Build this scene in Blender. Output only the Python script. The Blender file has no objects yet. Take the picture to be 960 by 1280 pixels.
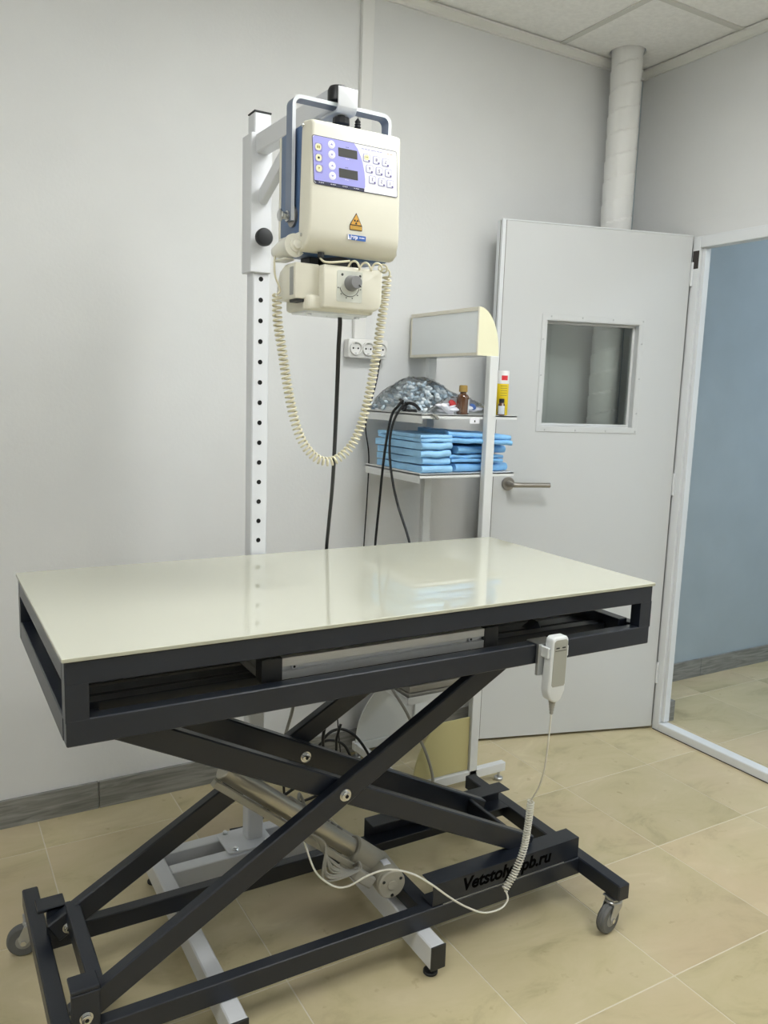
import bpy, bmesh, math, random
from mathutils import Vector, Matrix, noise
random.seed(7)
R = math.radians
scene = bpy.context.scene
col = scene.collection

# ------------------------------------------------------------------ camera
F_PX, YAW, PIT, ROL = 1006.896, 0.529825, -0.148521, 0.033645
cf = Vector((math.sin(YAW)*math.cos(PIT), math.cos(YAW)*math.cos(PIT), math.sin(PIT)))
cr = Vector((math.cos(YAW), -math.sin(YAW), 0))
cu = cr.cross(cf)
r2 = cr*math.cos(ROL) + cu*math.sin(ROL)
u2 = -cr*math.sin(ROL) + cu*math.cos(ROL)
cam_d = bpy.data.cameras.new('camera'); cam = bpy.data.objects.new('camera', cam_d); col.objects.link(cam)
cam.matrix_world = Matrix(((r2.x, u2.x, -cf.x, 0.0), (r2.y, u2.y, -cf.y, -2.5982), (r2.z, u2.z, -cf.z, 1.38552), (0, 0, 0, 1)))
cam_d.sensor_fit = 'VERTICAL'; cam_d.sensor_height = 36; cam_d.lens = F_PX/1280*36; cam_d.clip_start = .02
scene.camera = cam

# ------------------------------------------------------------------ world, light, exposure
w = bpy.data.worlds.new('world'); scene.world = w; w.use_nodes = True
w.node_tree.nodes['Background'].inputs[0].default_value = (.55, .6, .65, 1)
w.node_tree.nodes['Background'].inputs[1].default_value = .3
scene.view_settings.view_transform = 'Standard'; scene.view_settings.look = 'None'
scene.view_settings.exposure = 0.0; scene.view_settings.gamma = 1; scene.view_settings.use_curve_mapping = False
PANEL_EMIT = 24.5
CORRIDOR_EMIT = 25
ZC = 2.735

# ------------------------------------------------------------------ materials
def lin(c):
    return tuple(((v/255)/12.92 if v/255 <= .04045 else ((v/255+.055)/1.055)**2.4) for v in c) + (1,)
M = {}
def mat(name, rgb, rough=.5, metal=0, noise_amt=0, scale=8, bump=0, bscale=60, spec=.5, coat=0, trans=0, emit=None, alpha=1, stretch=None):
    m = bpy.data.materials.new(name); m.use_nodes = True
    nt = m.node_tree; b = nt.nodes['Principled BSDF']
    b.inputs['Base Color'].default_value = lin(rgb); b.inputs['Roughness'].default_value = rough
    b.inputs['Metallic'].default_value = metal; b.inputs['Specular IOR Level'].default_value = spec
    b.inputs['Coat Weight'].default_value = coat; b.inputs['Transmission Weight'].default_value = trans
    b.inputs['Coat Roughness'].default_value = .03
    b.inputs['Alpha'].default_value = alpha
    if emit is not None:
        b.inputs['Emission Color'].default_value = lin(rgb); b.inputs['Emission Strength'].default_value = emit
    geo = nt.nodes.new('ShaderNodeNewGeometry')
    src = geo.outputs['Position']
    if stretch:
        mp = nt.nodes.new('ShaderNodeMapping'); mp.inputs['Scale'].default_value = stretch
        nt.links.new(src, mp.inputs['Vector']); src = mp.outputs['Vector']
    if noise_amt:
        n = nt.nodes.new('ShaderNodeTexNoise'); n.inputs['Scale'].default_value = scale; n.inputs['Detail'].default_value = 6
        nt.links.new(src, n.inputs['Vector'])
        r = nt.nodes.new('ShaderNodeValToRGB')
        lo = [max(0, v*(1-noise_amt)) for v in rgb]; hi = [min(255, v*(1+noise_amt)) for v in rgb]
        r.color_ramp.elements[0].color = lin(lo); r.color_ramp.elements[0].position = .3
        r.color_ramp.elements[1].color = lin(hi); r.color_ramp.elements[1].position = .7
        nt.links.new(n.outputs['Fac'], r.inputs['Fac']); nt.links.new(r.outputs['Color'], b.inputs['Base Color'])
    if bump:
        n2 = nt.nodes.new('ShaderNodeTexNoise'); n2.inputs['Scale'].default_value = bscale; n2.inputs['Detail'].default_value = 4
        nt.links.new(src, n2.inputs['Vector'])
        bp = nt.nodes.new('ShaderNodeBump'); bp.inputs['Strength'].default_value = bump; bp.inputs['Distance'].default_value = .002
        nt.links.new(n2.outputs['Fac'], bp.inputs['Height']); nt.links.new(bp.outputs['Normal'], b.inputs['Normal'])
    M[name] = m
    return m
mat('wall_paint', (220, 221, 221), .55, noise_amt=.012, scale=3, bump=.25, bscale=90, spec=.3)
mat('ceiling_tile', (243, 243, 241), .9, noise_amt=.02, scale=60, bump=.5, bscale=220)
mat('tee_bar', (212, 212, 207), .5)
mat('crown', (226, 226, 222), .6)
mat('corridor_paint', (166, 178, 185), .6, noise_amt=.02, scale=4)
mat('door_white', (206, 208, 209), .35, bump=.05, bscale=30)
mat('frame_white', (222, 225, 228), .3)
mat('pvc_white', (226, 226, 224), .35)
mat('grout', (212, 204, 186), .9)
mat('seal_dark', (60, 55, 52), .8)
mat('base_grout', (120, 118, 110), .9)
mat('table_glass', (203, 203, 188), .0, metal=.10, spec=.95)
mat('table_glass_edge', (176, 176, 158), .2)
mat('dark_steel', (28, 33, 43), .32, noise_amt=.05, scale=5, bump=.06, bscale=120, spec=.5)
mat('dark_steel_matt', (27, 30, 34), .5)
mat('aluminium', (192, 194, 196), .32, metal=.55, noise_amt=.04, scale=40, stretch=(1, 30, 30))
mat('aluminium_dull', (170, 172, 170), .45, metal=.6)
mat('chrome', (205, 206, 206), .18, metal=1)
mat('zinc', (188, 190, 192), .3, metal=.9)
mat('brushed_steel', (160, 156, 150), .35, metal=.9)
mat('rubber_grey', (96, 97, 96), .7)
mat('hub_grey', (150, 150, 146), .5)
mat('stand_white', (216, 218, 222), .32, bump=.04, bscale=80)
mat('black_plastic', (26, 28, 31), .45)
mat('black_rubber', (22, 23, 26), .5)
mat('hole_black', (10, 10, 10), .9)
mat('unit_cream', (222, 219, 204), .38, noise_amt=.01, scale=10)
mat('unit_cream_light', (232, 230, 218), .35)
mat('unit_blue', (78, 104, 142), .35, noise_amt=.05, scale=8)
mat('strap_paint', (112, 124, 146), .3, metal=.2)
mat('strap_edge', (218, 222, 226), .3)
mat('label_blue', (164, 164, 232), .35)
mat('label_white', (240, 240, 248), .35)
mat('label_border', (44, 46, 74), .4)
mat('display_dark', (76, 76, 74), .2)
mat('button_white', (236, 236, 250), .35)
mat('button_outline', (140, 136, 205), .4)
mat('button_yellow', (232, 230, 190), .4)
mat('ink_purple', (80, 70, 140), .5)
mat('ink_black', (24, 22, 20), .5)
mat('letter_black', (3, 3, 4), .9, spec=.05)
mat('ink_olive', (150, 140, 60), .5)
mat('warn_orange', (214, 160, 62), .45)
mat('logo_blue', (56, 100, 178), .4)
mat('knob_grey', (128, 128, 130), .35)
mat('dial_plate', (206, 208, 198), .4)
mat('cable_cream', (222, 216, 190), .45)
mat('cable_white', (222, 220, 210), .45)
mat('cable_grey', (150, 148, 140), .5)
mat('cable_black', (20, 21, 25), .4)
mat('actuator_grey', (168, 164, 150), .42)
mat('actuator_tube', (176, 172, 160), .28, metal=.6)
mat('trolley_white', (220, 222, 222), .35)
mat('yellow_plastic', (234, 231, 200), .35)
mat('yellow_panel', (203, 194, 142), .35)
mat('screen_grey', (228, 232, 234), .25)
mat('cloth_blue', (152, 202, 244), .55, noise_amt=.07, scale=18, bump=.3, bscale=40)
mat('cloth_blue_deep', (130, 188, 238), .5, noise_amt=.07, scale=18, bump=.3, bscale=40)
mat('brown_glass', (84, 50, 24), .08, spec=.8, coat=.5)
mat('gold_cap', (178, 148, 84), .35, metal=.3)
mat('label_paper', (206, 212, 222), .6)
mat('yellow_can', (226, 198, 22), .35)
mat('cap_white', (232, 232, 232), .35)
mat('label_red', (214, 46, 54), .5)
mat('red_brown', (110, 40, 44), .5)
mat('pad_grey', (196, 212, 224), .8, noise_amt=.10, scale=50)
mat('pad_light', (236, 242, 246), .8)
mat('board_grey', (150, 146, 136), .6)
mat('box_cream', (216, 212, 198), .5)
mat('handset_white', (214, 217, 218), .35)
mat('handset_pad', (160, 160, 150), .5)
mat('duct_wrap', (228, 228, 226), .55, bump=.3, bscale=25)

def sticker_text_mat(): return M['ink_black']

def light_mat(name, rgb, s):
    m = bpy.data.materials.new(name); m.use_nodes = True
    nt = m.node_tree; nt.nodes.clear()
    e = nt.nodes.new('ShaderNodeEmission'); o = nt.nodes.new('ShaderNodeOutputMaterial')
    e.inputs[0].default_value = lin(rgb); e.inputs[1].default_value = s
    nt.links.new(e.outputs[0], o.inputs[0]); M[name] = m
light_mat('led_panel', (250, 252, 250), PANEL_EMIT)
light_mat('led_corridor', (232, 244, 255), CORRIDOR_EMIT)

def floor_mat():
    m = bpy.data.materials.new('floor_tile'); m.use_nodes = True
    nt = m.node_tree; N = nt.nodes; L = nt.links; b = N['Principled BSDF']
    geo = N.new('ShaderNodeNewGeometry'); oi = N.new('ShaderNodeObjectInfo')
    off = N.new('ShaderNodeVectorMath'); off.operation = 'MULTIPLY_ADD'
    cmb = N.new('ShaderNodeCombineXYZ')
    for i in range(3): L.new(oi.outputs['Random'], cmb.inputs[i])
    off.inputs[1].default_value = (13, 17, 5)
    L.new(cmb.outputs[0], off.inputs[0]); L.new(geo.outputs['Position'], off.inputs[2])
    mp = N.new('ShaderNodeMapping'); mp.inputs['Scale'].default_value = (1.6, 3.0, 1); mp.inputs['Rotation'].default_value = (0, 0, .9)
    L.new(off.outputs[0], mp.inputs['Vector'])
    n = N.new('ShaderNodeTexNoise'); n.inputs['Scale'].default_value = 2.2; n.inputs['Detail'].default_value = 9; n.inputs['Roughness'].default_value = .62; n.inputs['Distortion'].default_value = .6
    L.new(mp.outputs[0], n.inputs['Vector'])
    r = N.new('ShaderNodeValToRGB'); e = r.color_ramp.elements
    e[0].position = .28; e[0].color = lin((164, 152, 118)); e[1].position = .75; e[1].color = lin((212, 201, 166))
    k = e.new(.45); k.color = lin((191, 179, 142)); k = e.new(.6); k.color = lin((198, 185, 151))
    L.new(n.outputs['Fac'], r.inputs['Fac'])
    n3 = N.new('ShaderNodeTexNoise'); n3.inputs['Scale'].default_value = 1.6; n3.inputs['Detail'].default_value = 3
    L.new(off.outputs[0], n3.inputs['Vector'])
    r3 = N.new('ShaderNodeValToRGB'); r3.color_ramp.elements[0].position = .5; r3.color_ramp.elements[1].position = .72
    r3.color_ramp.elements[0].color = (0, 0, 0, 1); r3.color_ramp.elements[1].color = (.55, .55, .55, 1)
    L.new(n3.outputs['Fac'], r3.inputs['Fac'])
    mx = N.new('ShaderNodeMix'); mx.data_type = 'RGBA'; mx.inputs['B'].default_value = lin((202, 180, 152))
    L.new(r3.outputs['Color'], mx.inputs['Factor']); L.new(r.outputs['Color'], mx.inputs['A'])
    n2 = N.new('ShaderNodeTexNoise'); n2.inputs['Scale'].default_value = 26; n2.inputs['Detail'].default_value = 3
    L.new(off.outputs[0], n2.inputs['Vector'])
    r4 = N.new('ShaderNodeValToRGB'); r4.color_ramp.elements[0].position = .24; r4.color_ramp.elements[1].position = .33
    r4.color_ramp.elements[0].color = (.80, .77, .72, 1); r4.color_ramp.elements[1].color = (1, 1, 1, 1)
    L.new(n2.outputs['Fac'], r4.inputs['Fac'])
    ml = N.new('ShaderNodeMix'); ml.data_type = 'RGBA'; ml.blend_type = 'MULTIPLY'; ml.inputs['Factor'].default_value = 1
    L.new(mx.outputs['Result'], ml.inputs['A']); L.new(r4.outputs['Color'], ml.inputs['B'])
    hs = N.new('ShaderNodeHueSaturation')
    mr = N.new('ShaderNodeMapRange'); mr.inputs['To Min'].default_value = .94; mr.inputs['To Max'].default_value = 1.05
    L.new(oi.outputs['Random'], mr.inputs['Value']); L.new(mr.outputs[0], hs.inputs['Value'])
    L.new(ml.outputs['Result'], hs.inputs['Color']); L.new(hs.outputs[0], b.inputs['Base Color'])
    b.inputs['Roughness'].default_value = .42; b.inputs['Specular IOR Level'].default_value = .4
    bp = N.new('ShaderNodeBump'); bp.inputs['Strength'].default_value = .25; bp.inputs['Distance'].default_value = .002
    L.new(n.outputs['Fac'], bp.inputs['Height']); L.new(bp.outputs[0], b.inputs['Normal'])
    M['floor_tile'] = m
floor_mat()
def wood_mat():
    m = mat('baseboard_grey', (132, 128, 118), .5)
    nt = m.node_tree; N = nt.nodes; L = nt.links; b = N['Principled BSDF']
    geo = N.new('ShaderNodeNewGeometry'); mp = N.new('ShaderNodeMapping'); mp.inputs['Scale'].default_value = (1.2, 1.2, 14)
    L.new(geo.outputs['Position'], mp.inputs['Vector'])
    n = N.new('ShaderNodeTexNoise'); n.inputs['Scale'].default_value = 5; n.inputs['Detail'].default_value = 7; n.inputs['Distortion'].default_value = 1.2
    L.new(mp.outputs[0], n.inputs['Vector'])
    r = N.new('ShaderNodeValToRGB'); e = r.color_ramp.elements
    e[0].position = .3; e[0].color = lin((108, 108, 104)); e[1].position = .7; e[1].color = lin((153, 152, 147))
    L.new(n.outputs['Fac'], r.inputs['Fac']); L.new(r.outputs[0], b.inputs['Base Color'])
wood_mat()
def glass_mat(name, tint, fac, rough=.0):
    m = bpy.data.materials.new(name); m.use_nodes = True; nt = m.node_tree; nt.nodes.clear()
    o = nt.nodes.new('ShaderNodeOutputMaterial'); t = nt.nodes.new('ShaderNodeBsdfTransparent'); g = nt.nodes.new('ShaderNodeBsdfGlossy')
    mx = nt.nodes.new('ShaderNodeMixShader'); fr = nt.nodes.new('ShaderNodeFresnel'); fr.inputs[0].default_value = 1.5
    ad = nt.nodes.new('ShaderNodeMath'); ad.operation = 'MULTIPLY_ADD'; ad.inputs[1].default_value = 1.0; ad.inputs[2].default_value = fac
    g.inputs['Roughness'].default_value = rough; t.inputs[0].default_value = tint
    nt.links.new(fr.outputs[0], ad.inputs[0]); nt.links.new(ad.outputs[0], mx.inputs[0])
    nt.links.new(t.outputs[0], mx.inputs[1]); nt.links.new(g.outputs[0], mx.inputs[2]); nt.links.new(mx.outputs[0], o.inputs[0])
    M[name] = m
glass_mat('window_glass', (.93, .96, .95, 1), .02)
glass_mat('clear_plastic', (.97, .985, .995, 1), .03, .06)

# ------------------------------------------------------------------ geometry helpers (all in world coordinates)
def BM(): return bmesh.new()
def add_box(bm, x0, x1, y0, y1, z0, z1, bev=0, seg=1, mtx=None):
    t = bmesh.new()
    vs = [t.verts.new((x, y, z)) for x in (x0, x1) for y in (y0, y1) for z in (z0, z1)]
    for f in ((0, 1, 3, 2), (4, 6, 7, 5), (0, 4, 5, 1), (2, 3, 7, 6), (0, 2, 6, 4), (1, 5, 7, 3)):
        t.faces.new([vs[i] for i in f])
    if bev: bmesh.ops.bevel(t, geom=t.edges[:], offset=bev, segments=seg, affect='EDGES', profile=.5)
    if mtx is not None: bmesh.ops.transform(t, matrix=mtx, verts=t.verts)
    join(bm, t)
def join(bm, t):
    me = bpy.data.meshes.new('tmp'); t.to_mesh(me); t.free(); bm.from_mesh(me); bpy.data.meshes.remove(me)
def frame_from(d, up=Vector((0, 0, 1))):
    d = d.normalized()
    if abs(d.dot(up)) > .999: up = Vector((1, 0, 0))
    x = up.cross(d).normalized(); y = d.cross(x)
    return x, y, d
def add_beam(bm, a, b, wy, wz, bev=.003, up=(0, 0, 1)):
    """rectangular bar from a to b: wy = width across (horizontal), wz = height across"""
    a = Vector(a); b = Vector(b); x, y, d = frame_from(b-a, Vector(up)); L_ = (b-a).length
    m = Matrix(((x.x, y.x, d.x, a.x), (x.y, y.y, d.y, a.y), (x.z, y.z, d.z, a.z), (0, 0, 0, 1)))
    add_box(bm, -wy/2, wy/2, -wz/2, wz/2, 0, L_, bev, 1, m)
def add_cyl(bm, a, b, ra, rb=None, n=24, bev=0):
    rb = ra if rb is None else rb
    a = Vector(a); b = Vector(b); x, y, d = frame_from(b-a)
    prof = [(0, ra), ((b-a).length, rb)]
    if bev: prof = [(0, ra-bev), (bev, ra), ((b-a).length-bev, rb), ((b-a).length, rb-bev)]
    add_lathe(bm, a, d, prof, n)
def add_lathe(bm, o, d, prof, n=24):
    """prof = [(along, radius)...]"""
    o = Vector(o); x, y, d = frame_from(Vector(d))
    rings = []
    for h, r in prof:
        if r <= 1e-6: rings.append([bm.verts.new(o+d*h)])
        else: rings.append([bm.verts.new(o+d*h+(x*math.cos(2*math.pi*i/n)+y*math.sin(2*math.pi*i/n))*r) for i in range(n)])
    for q in range(len(rings)-1):
        A, B = rings[q], rings[q+1]
        for i in range(n):
            j = (i+1) % n
            if len(A) == 1 and len(B) == 1: continue
            if len(A) == 1: bm.faces.new((A[0], B[j], B[i]))
            elif len(B) == 1: bm.faces.new((A[i], A[j], B[0]))
            else: bm.faces.new((A[i], A[j], B[j], B[i]))
    if len(rings[0]) > 1: bm.faces.new(rings[0][::-1])
    if len(rings[-1]) > 1: bm.faces.new(rings[-1])
def smooth_path(pts, k=8):
    P = [Vector(p) for p in pts]; out = []
    for i in range(len(P)-1):
        p0 = P[max(i-1, 0)]; p1 = P[i]; p2 = P[i+1]; p3 = P[min(i+2, len(P)-1)]
        for s in range(k):
            t = s/k
            out.append(.5*((2*p1)+(-p0+p2)*t+(2*p0-5*p1+4*p2-p3)*t*t+(-p0+3*p1-3*p2+p3)*t**3))
    out.append(P[-1]); return out
def frames(P):
    T = []
    for i in range(len(P)):
        d = (P[min(i+1, len(P)-1)]-P[max(i-1, 0)])
        T.append(d.normalized() if d.length > 1e-9 else Vector((0, 0, 1)))
    n = T[0].orthogonal().normalized(); out = []
    for t in T:
        n = (n-t*n.dot(t)); n = n.normalized() if n.length > 1e-6 else t.orthogonal().normalized()
        out.append((t, n, t.cross(n)))
    return out
def add_tube(bm, pts, r, n=8, smooth=8):
    P = smooth_path(pts, smooth) if smooth else [Vector(p) for p in pts]
    fr = frames(P); rings = []
    for i, (p, (t, a, b)) in enumerate(zip(P, fr)):
        rr = r(i/(len(P)-1)) if callable(r) else r
        rings.append([bm.verts.new(p+(a*math.cos(2*math.pi*k/n)+b*math.sin(2*math.pi*k/n))*rr) for k in range(n)])
    for A, B in zip(rings, rings[1:]):
        for k in range(n): bm.faces.new((A[k], A[(k+1) % n], B[(k+1) % n], B[k]))
    bm.faces.new(rings[0][::-1]); bm.faces.new(rings[-1])
def resample(P, m):
    L_ = [0]
    for a, b in zip(P, P[1:]): L_.append(L_[-1]+(b-a).length)
    out = []; j = 0
    for i in range(m):
        s = L_[-1]*i/(m-1)
        while j < len(L_)-2 and L_[j+1] < s: j += 1
        f = (s-L_[j])/max(L_[j+1]-L_[j], 1e-9); out.append(P[j].lerp(P[j+1], min(max(f, 0), 1)))
    return out
def coil_points(pts, R_, turns, per=12, dens=None):
    P = resample(smooth_path(pts, 10), turns*per+1); fr = frames(P); out = []
    for i, (p, (t, a, b)) in enumerate(zip(P, fr)):
        u = i/(len(P)-1); ph = 2*math.pi*turns*(dens(u) if dens else u)
        out.append(p+(a*math.cos(ph)+b*math.sin(ph))*R_)
    return out
def add_prism(bm, poly, axis, a, b, bev=0, seg=2):
    """extrude 2D poly along axis 'x','y' or 'z' from a to b"""
    t = bmesh.new()
    def P(u, v, w): return {'x': (w, u, v), 'y': (u, w, v), 'z': (u, v, w)}[axis]
    A = [t.verts.new(P(u, v, a)) for u, v in poly]; B = [t.verts.new(P(u, v, b)) for u, v in poly]
    n = len(poly); t.faces.new(A); t.faces.new(B[::-1])
    for i in range(n): t.faces.new((A[i], B[i], B[(i+1) % n], A[(i+1) % n]))
    bmesh.ops.recalc_face_normals(t, faces=t.faces)
    if bev: bmesh.ops.bevel(t, geom=t.edges[:], offset=bev, segments=seg, affect='EDGES', profile=.5)
    join(bm, t)
def rrect(x0, x1, z0, z1, r, n=4):
    o = []
    for cx, cz, a0 in ((x1-r, z1-r, 0), (x0+r, z1-r, 90), (x0+r, z0+r, 180), (x1-r, z0+r, 270)):
        for i in range(n+1):
            a = R(a0+90*i/n); o.append((cx+r*math.cos(a), cz+r*math.sin(a)))
    return o
def torus(bm, c, axis, R_, r, n=28, k=8):
    x, y, d = frame_from(Vector(axis)); c = Vector(c); rings = []
    for i in range(n):
        a = 2*math.pi*i/n; e = x*math.cos(a)+y*math.sin(a)
        rings.append([bm.verts.new(c+e*(R_+r*math.cos(2*math.pi*j/k))+d*r*math.sin(2*math.pi*j/k)) for j in range(k)])
    for i in range(n):
        A, B = rings[i], rings[(i+1) % n]
        for j in range(k): bm.faces.new((A[j], B[j], B[(j+1) % k], A[(j+1) % k]))

def wloc(o):
    v = Vector((0, 0, 0))
    while o: v += o.location; o = o.parent
    return v
def obj(name, bm, m, parent=None, smooth=True, label=None, angle=35):
    bmesh.ops.recalc_face_normals(bm, faces=bm.faces)
    me = bpy.data.meshes.new(name)
    if parent is not None:
        bmesh.ops.translate(bm, verts=bm.verts, vec=-wloc(parent))
    bm.to_mesh(me); bm.free()
    for k in (m if isinstance(m, (list, tuple)) else [m]): me.materials.append(M[k])
    if smooth:
        for p in me.polygons: p.use_smooth = True
        try: me.set_sharp_from_angle(angle=R(angle))
        except Exception: pass
    o = bpy.data.objects.new(name, me); col.objects.link(o)
    if parent is not None: o.parent = parent
    if label: o['label'] = label
    return o
def box(name, m, parent, x0, x1, y0, y1, z0, z1, bev=.002, label=None):
    bm = BM(); add_box(bm, x0, x1, y0, y1, z0, z1, bev); return obj(name, bm, m, parent, label=label)
def cyl(name, m, parent, a, b, r, rb=None, n=24, bev=0, label=None):
    bm = BM(); add_cyl(bm, a, b, r, rb, n, bev); return obj(name, bm, m, parent, label=label)
def tube(name, m, parent, pts, r, n=8, smooth=8, label=None):
    bm = BM(); add_tube(bm, pts, r, n, smooth); return obj(name, bm, m, parent, label=label, angle=80)
def thing(name, label, cat, loc, group=None):
    o = bpy.data.objects.new(name, None); col.objects.link(o); o.location = loc; o.empty_display_size = .05
    o['label'] = label; o['category'] = cat
    if group: o['group'] = group
    return o
def tag(o, label, cat, group=None):
    o['label'] = label; o['category'] = cat
    if group: o['group'] = group
    return o
def struct(o): o['kind'] = 'structure'; return o
def text(name, body, m, parent, size, mtx, ext=.0003, shear=0, label=None, bold=0, sx=1):
    c = bpy.data.curves.new('t', 'FONT'); c.body = body; c.size = size; c.extrude = ext; c.shear = shear; c.offset = bold
    c.align_x = 'CENTER'; c.align_y = 'CENTER'
    o = bpy.data.objects.new('t', c); col.objects.link(o)
    dg = bpy.context.evaluated_depsgraph_get(); dg.update()
    me = bpy.data.meshes.new_from_object(o.evaluated_get(dg)); bpy.data.objects.remove(o); bpy.data.curves.remove(c)
    me.transform(Matrix.Diagonal((sx, 1, 1, 1))); me.transform(mtx)
    bm = BM(); bm.from_mesh(me); bpy.data.meshes.remove(me)
    return obj(name, bm, m, parent, smooth=False, label=label)
def front_mtx(x, y, z, flip=False, tilt=0):
    """text standing in the xz plane facing -y"""
    m = Matrix.Translation((x, y, z)) @ Matrix.Rotation(R(90), 4, 'X')
    if flip: m = m @ Matrix.Rotation(R(180), 4, 'Z')
    return m

# ================================================================== ROOM
XL, YF, XW, XF = -1.45, -3.7, 2.71, 2.672        # left wall, wall behind the camera, right wall, face of the door casing
XC0 = 2.765                                       # corridor side of the right wall
# floor: grout bed with single tiles
bm = BM(); add_box(bm, XL-.05, 5.3, YF-.05, .05, -.05, -.0009); floor = struct(obj('floor', bm, 'grout', smooth=False))
T, TX, TY, G = .42, 1.9635, -1.019, .0016
tile_me = {}
def floor_tile(x0, x1, y0, y1):
    key = (round(x1-x0, 3), round(y1-y0, 3))
    if key not in tile_me:
        b_ = BM(); hx, hy = key[0]/2-G, key[1]/2-G
        add_box(b_, -hx, hx, -hy, hy, -.012, 0, .0006)
        b_.faces.ensure_lookup_table()
        me = bpy.data.meshes.new('floor_tile'); b_.to_mesh(me); b_.free(); me.materials.append(M['floor_tile']); tile_me[key] = me
    o = bpy.data.objects.new('floor_tile', tile_me[key]); col.objects.link(o); o.parent = floor
    o.location = ((x0+x1)/2, (y0+y1)/2, random.uniform(-.0002, .0001))
for i in range(-9, 9):
    for j in range(-7, 3):
        x0, x1 = max(TX+i*T, XL), min(TX+(i+1)*T, 5.25); y0, y1 = max(TY+j*T, YF), min(TY+(j+1)*T, 0)
        if x1-x0 > .02 and y1-y0 > .02: floor_tile(x0, x1, y0, y1)

def wall(name, x0, x1, y0, y1, z0, z1, m='wall_paint'):
    b_ = BM(); add_box(b_, x0, x1, y0, y1, z0, z1); return struct(obj(name, b_, m, smooth=False))
wall('wall_back', XL-.1, XC0-.06, 0, .12, -.02, ZC+.3)
wall('wall_left', XL-.1, XL, YF, 0, -.02, ZC+.3)
wall('wall_front', XL-.1, XC0-.06, YF-.1, YF, -.02, ZC+.3)
# right wall with its door opening
DY0, DY1, DZ = -1.30, -.352, 2.02
b_ = BM()
add_box(b_, XW, XC0, DY1, 0, -.02, ZC+.3); add_box(b_, XW, XC0, YF, DY0, -.02, ZC+.3); add_box(b_, XW, XC0, DY0, DY1, DZ, ZC+.3)
struct(obj('wall_right', b_, 'wall_paint', smooth=False))
# corridor beyond the opening
wall('wall_corridor_back', XC0-.06, 5.35, 0, .12, -.02, ZC+.3, 'corridor_paint')
wall('wall_corridor_right', 5.25, 5.35, YF, 0, -.02, ZC+.3, 'corridor_paint')
wall('wall_corridor_front', XC0, 5.25, YF-.1, YF, -.02, ZC+.3, 'corridor_paint')
b_ = BM()
add_box(b_, XC0, XC0+.004, DY1, 0, 0, ZC); add_box(b_, XC0, XC0+.004, YF, DY0, 0, ZC); add_box(b_, XC0, XC0+.004, DY0, DY1, DZ, ZC)
struct(obj('wall_corridor_left', b_, 'corridor_paint', smooth=False))

# ceiling: void slab, tee bars and lay-in tiles, luminaires in their cells
b_ = BM(); add_box(b_, XL-.1, 5.3, YF-.1, .1, ZC+.25, ZC+.3); struct(obj('ceiling', b_, 'ceiling_tile', smooth=False)); ceil = bpy.data.objects['ceiling']
CX, CY, CT = 2.232, -.485, .6
xs = sorted([CX+k*CT for k in range(-7, 6) if XL < CX+k*CT < 5.25]); ys = sorted([CY-k*CT for k in range(0, 6) if CY-k*CT > YF])
b_ = BM()
def in_room(x): return x < XW-.02
for x in xs: add_box(b_, x-.012, x+.012, YF, 0, ZC-.001, ZC+.025)
for y in ys: add_box(b_, XL, 5.25, y-.012, y+.012, ZC-.0012, ZC+.025)
o = obj('tee_bar', b_, 'tee_bar', ceil, smooth=False)
bx_ = [XL]+xs+[5.25]; by_ = [YF]+ys+[0]
DUCT = (2.505, -.105, .059)
panels = []
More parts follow.
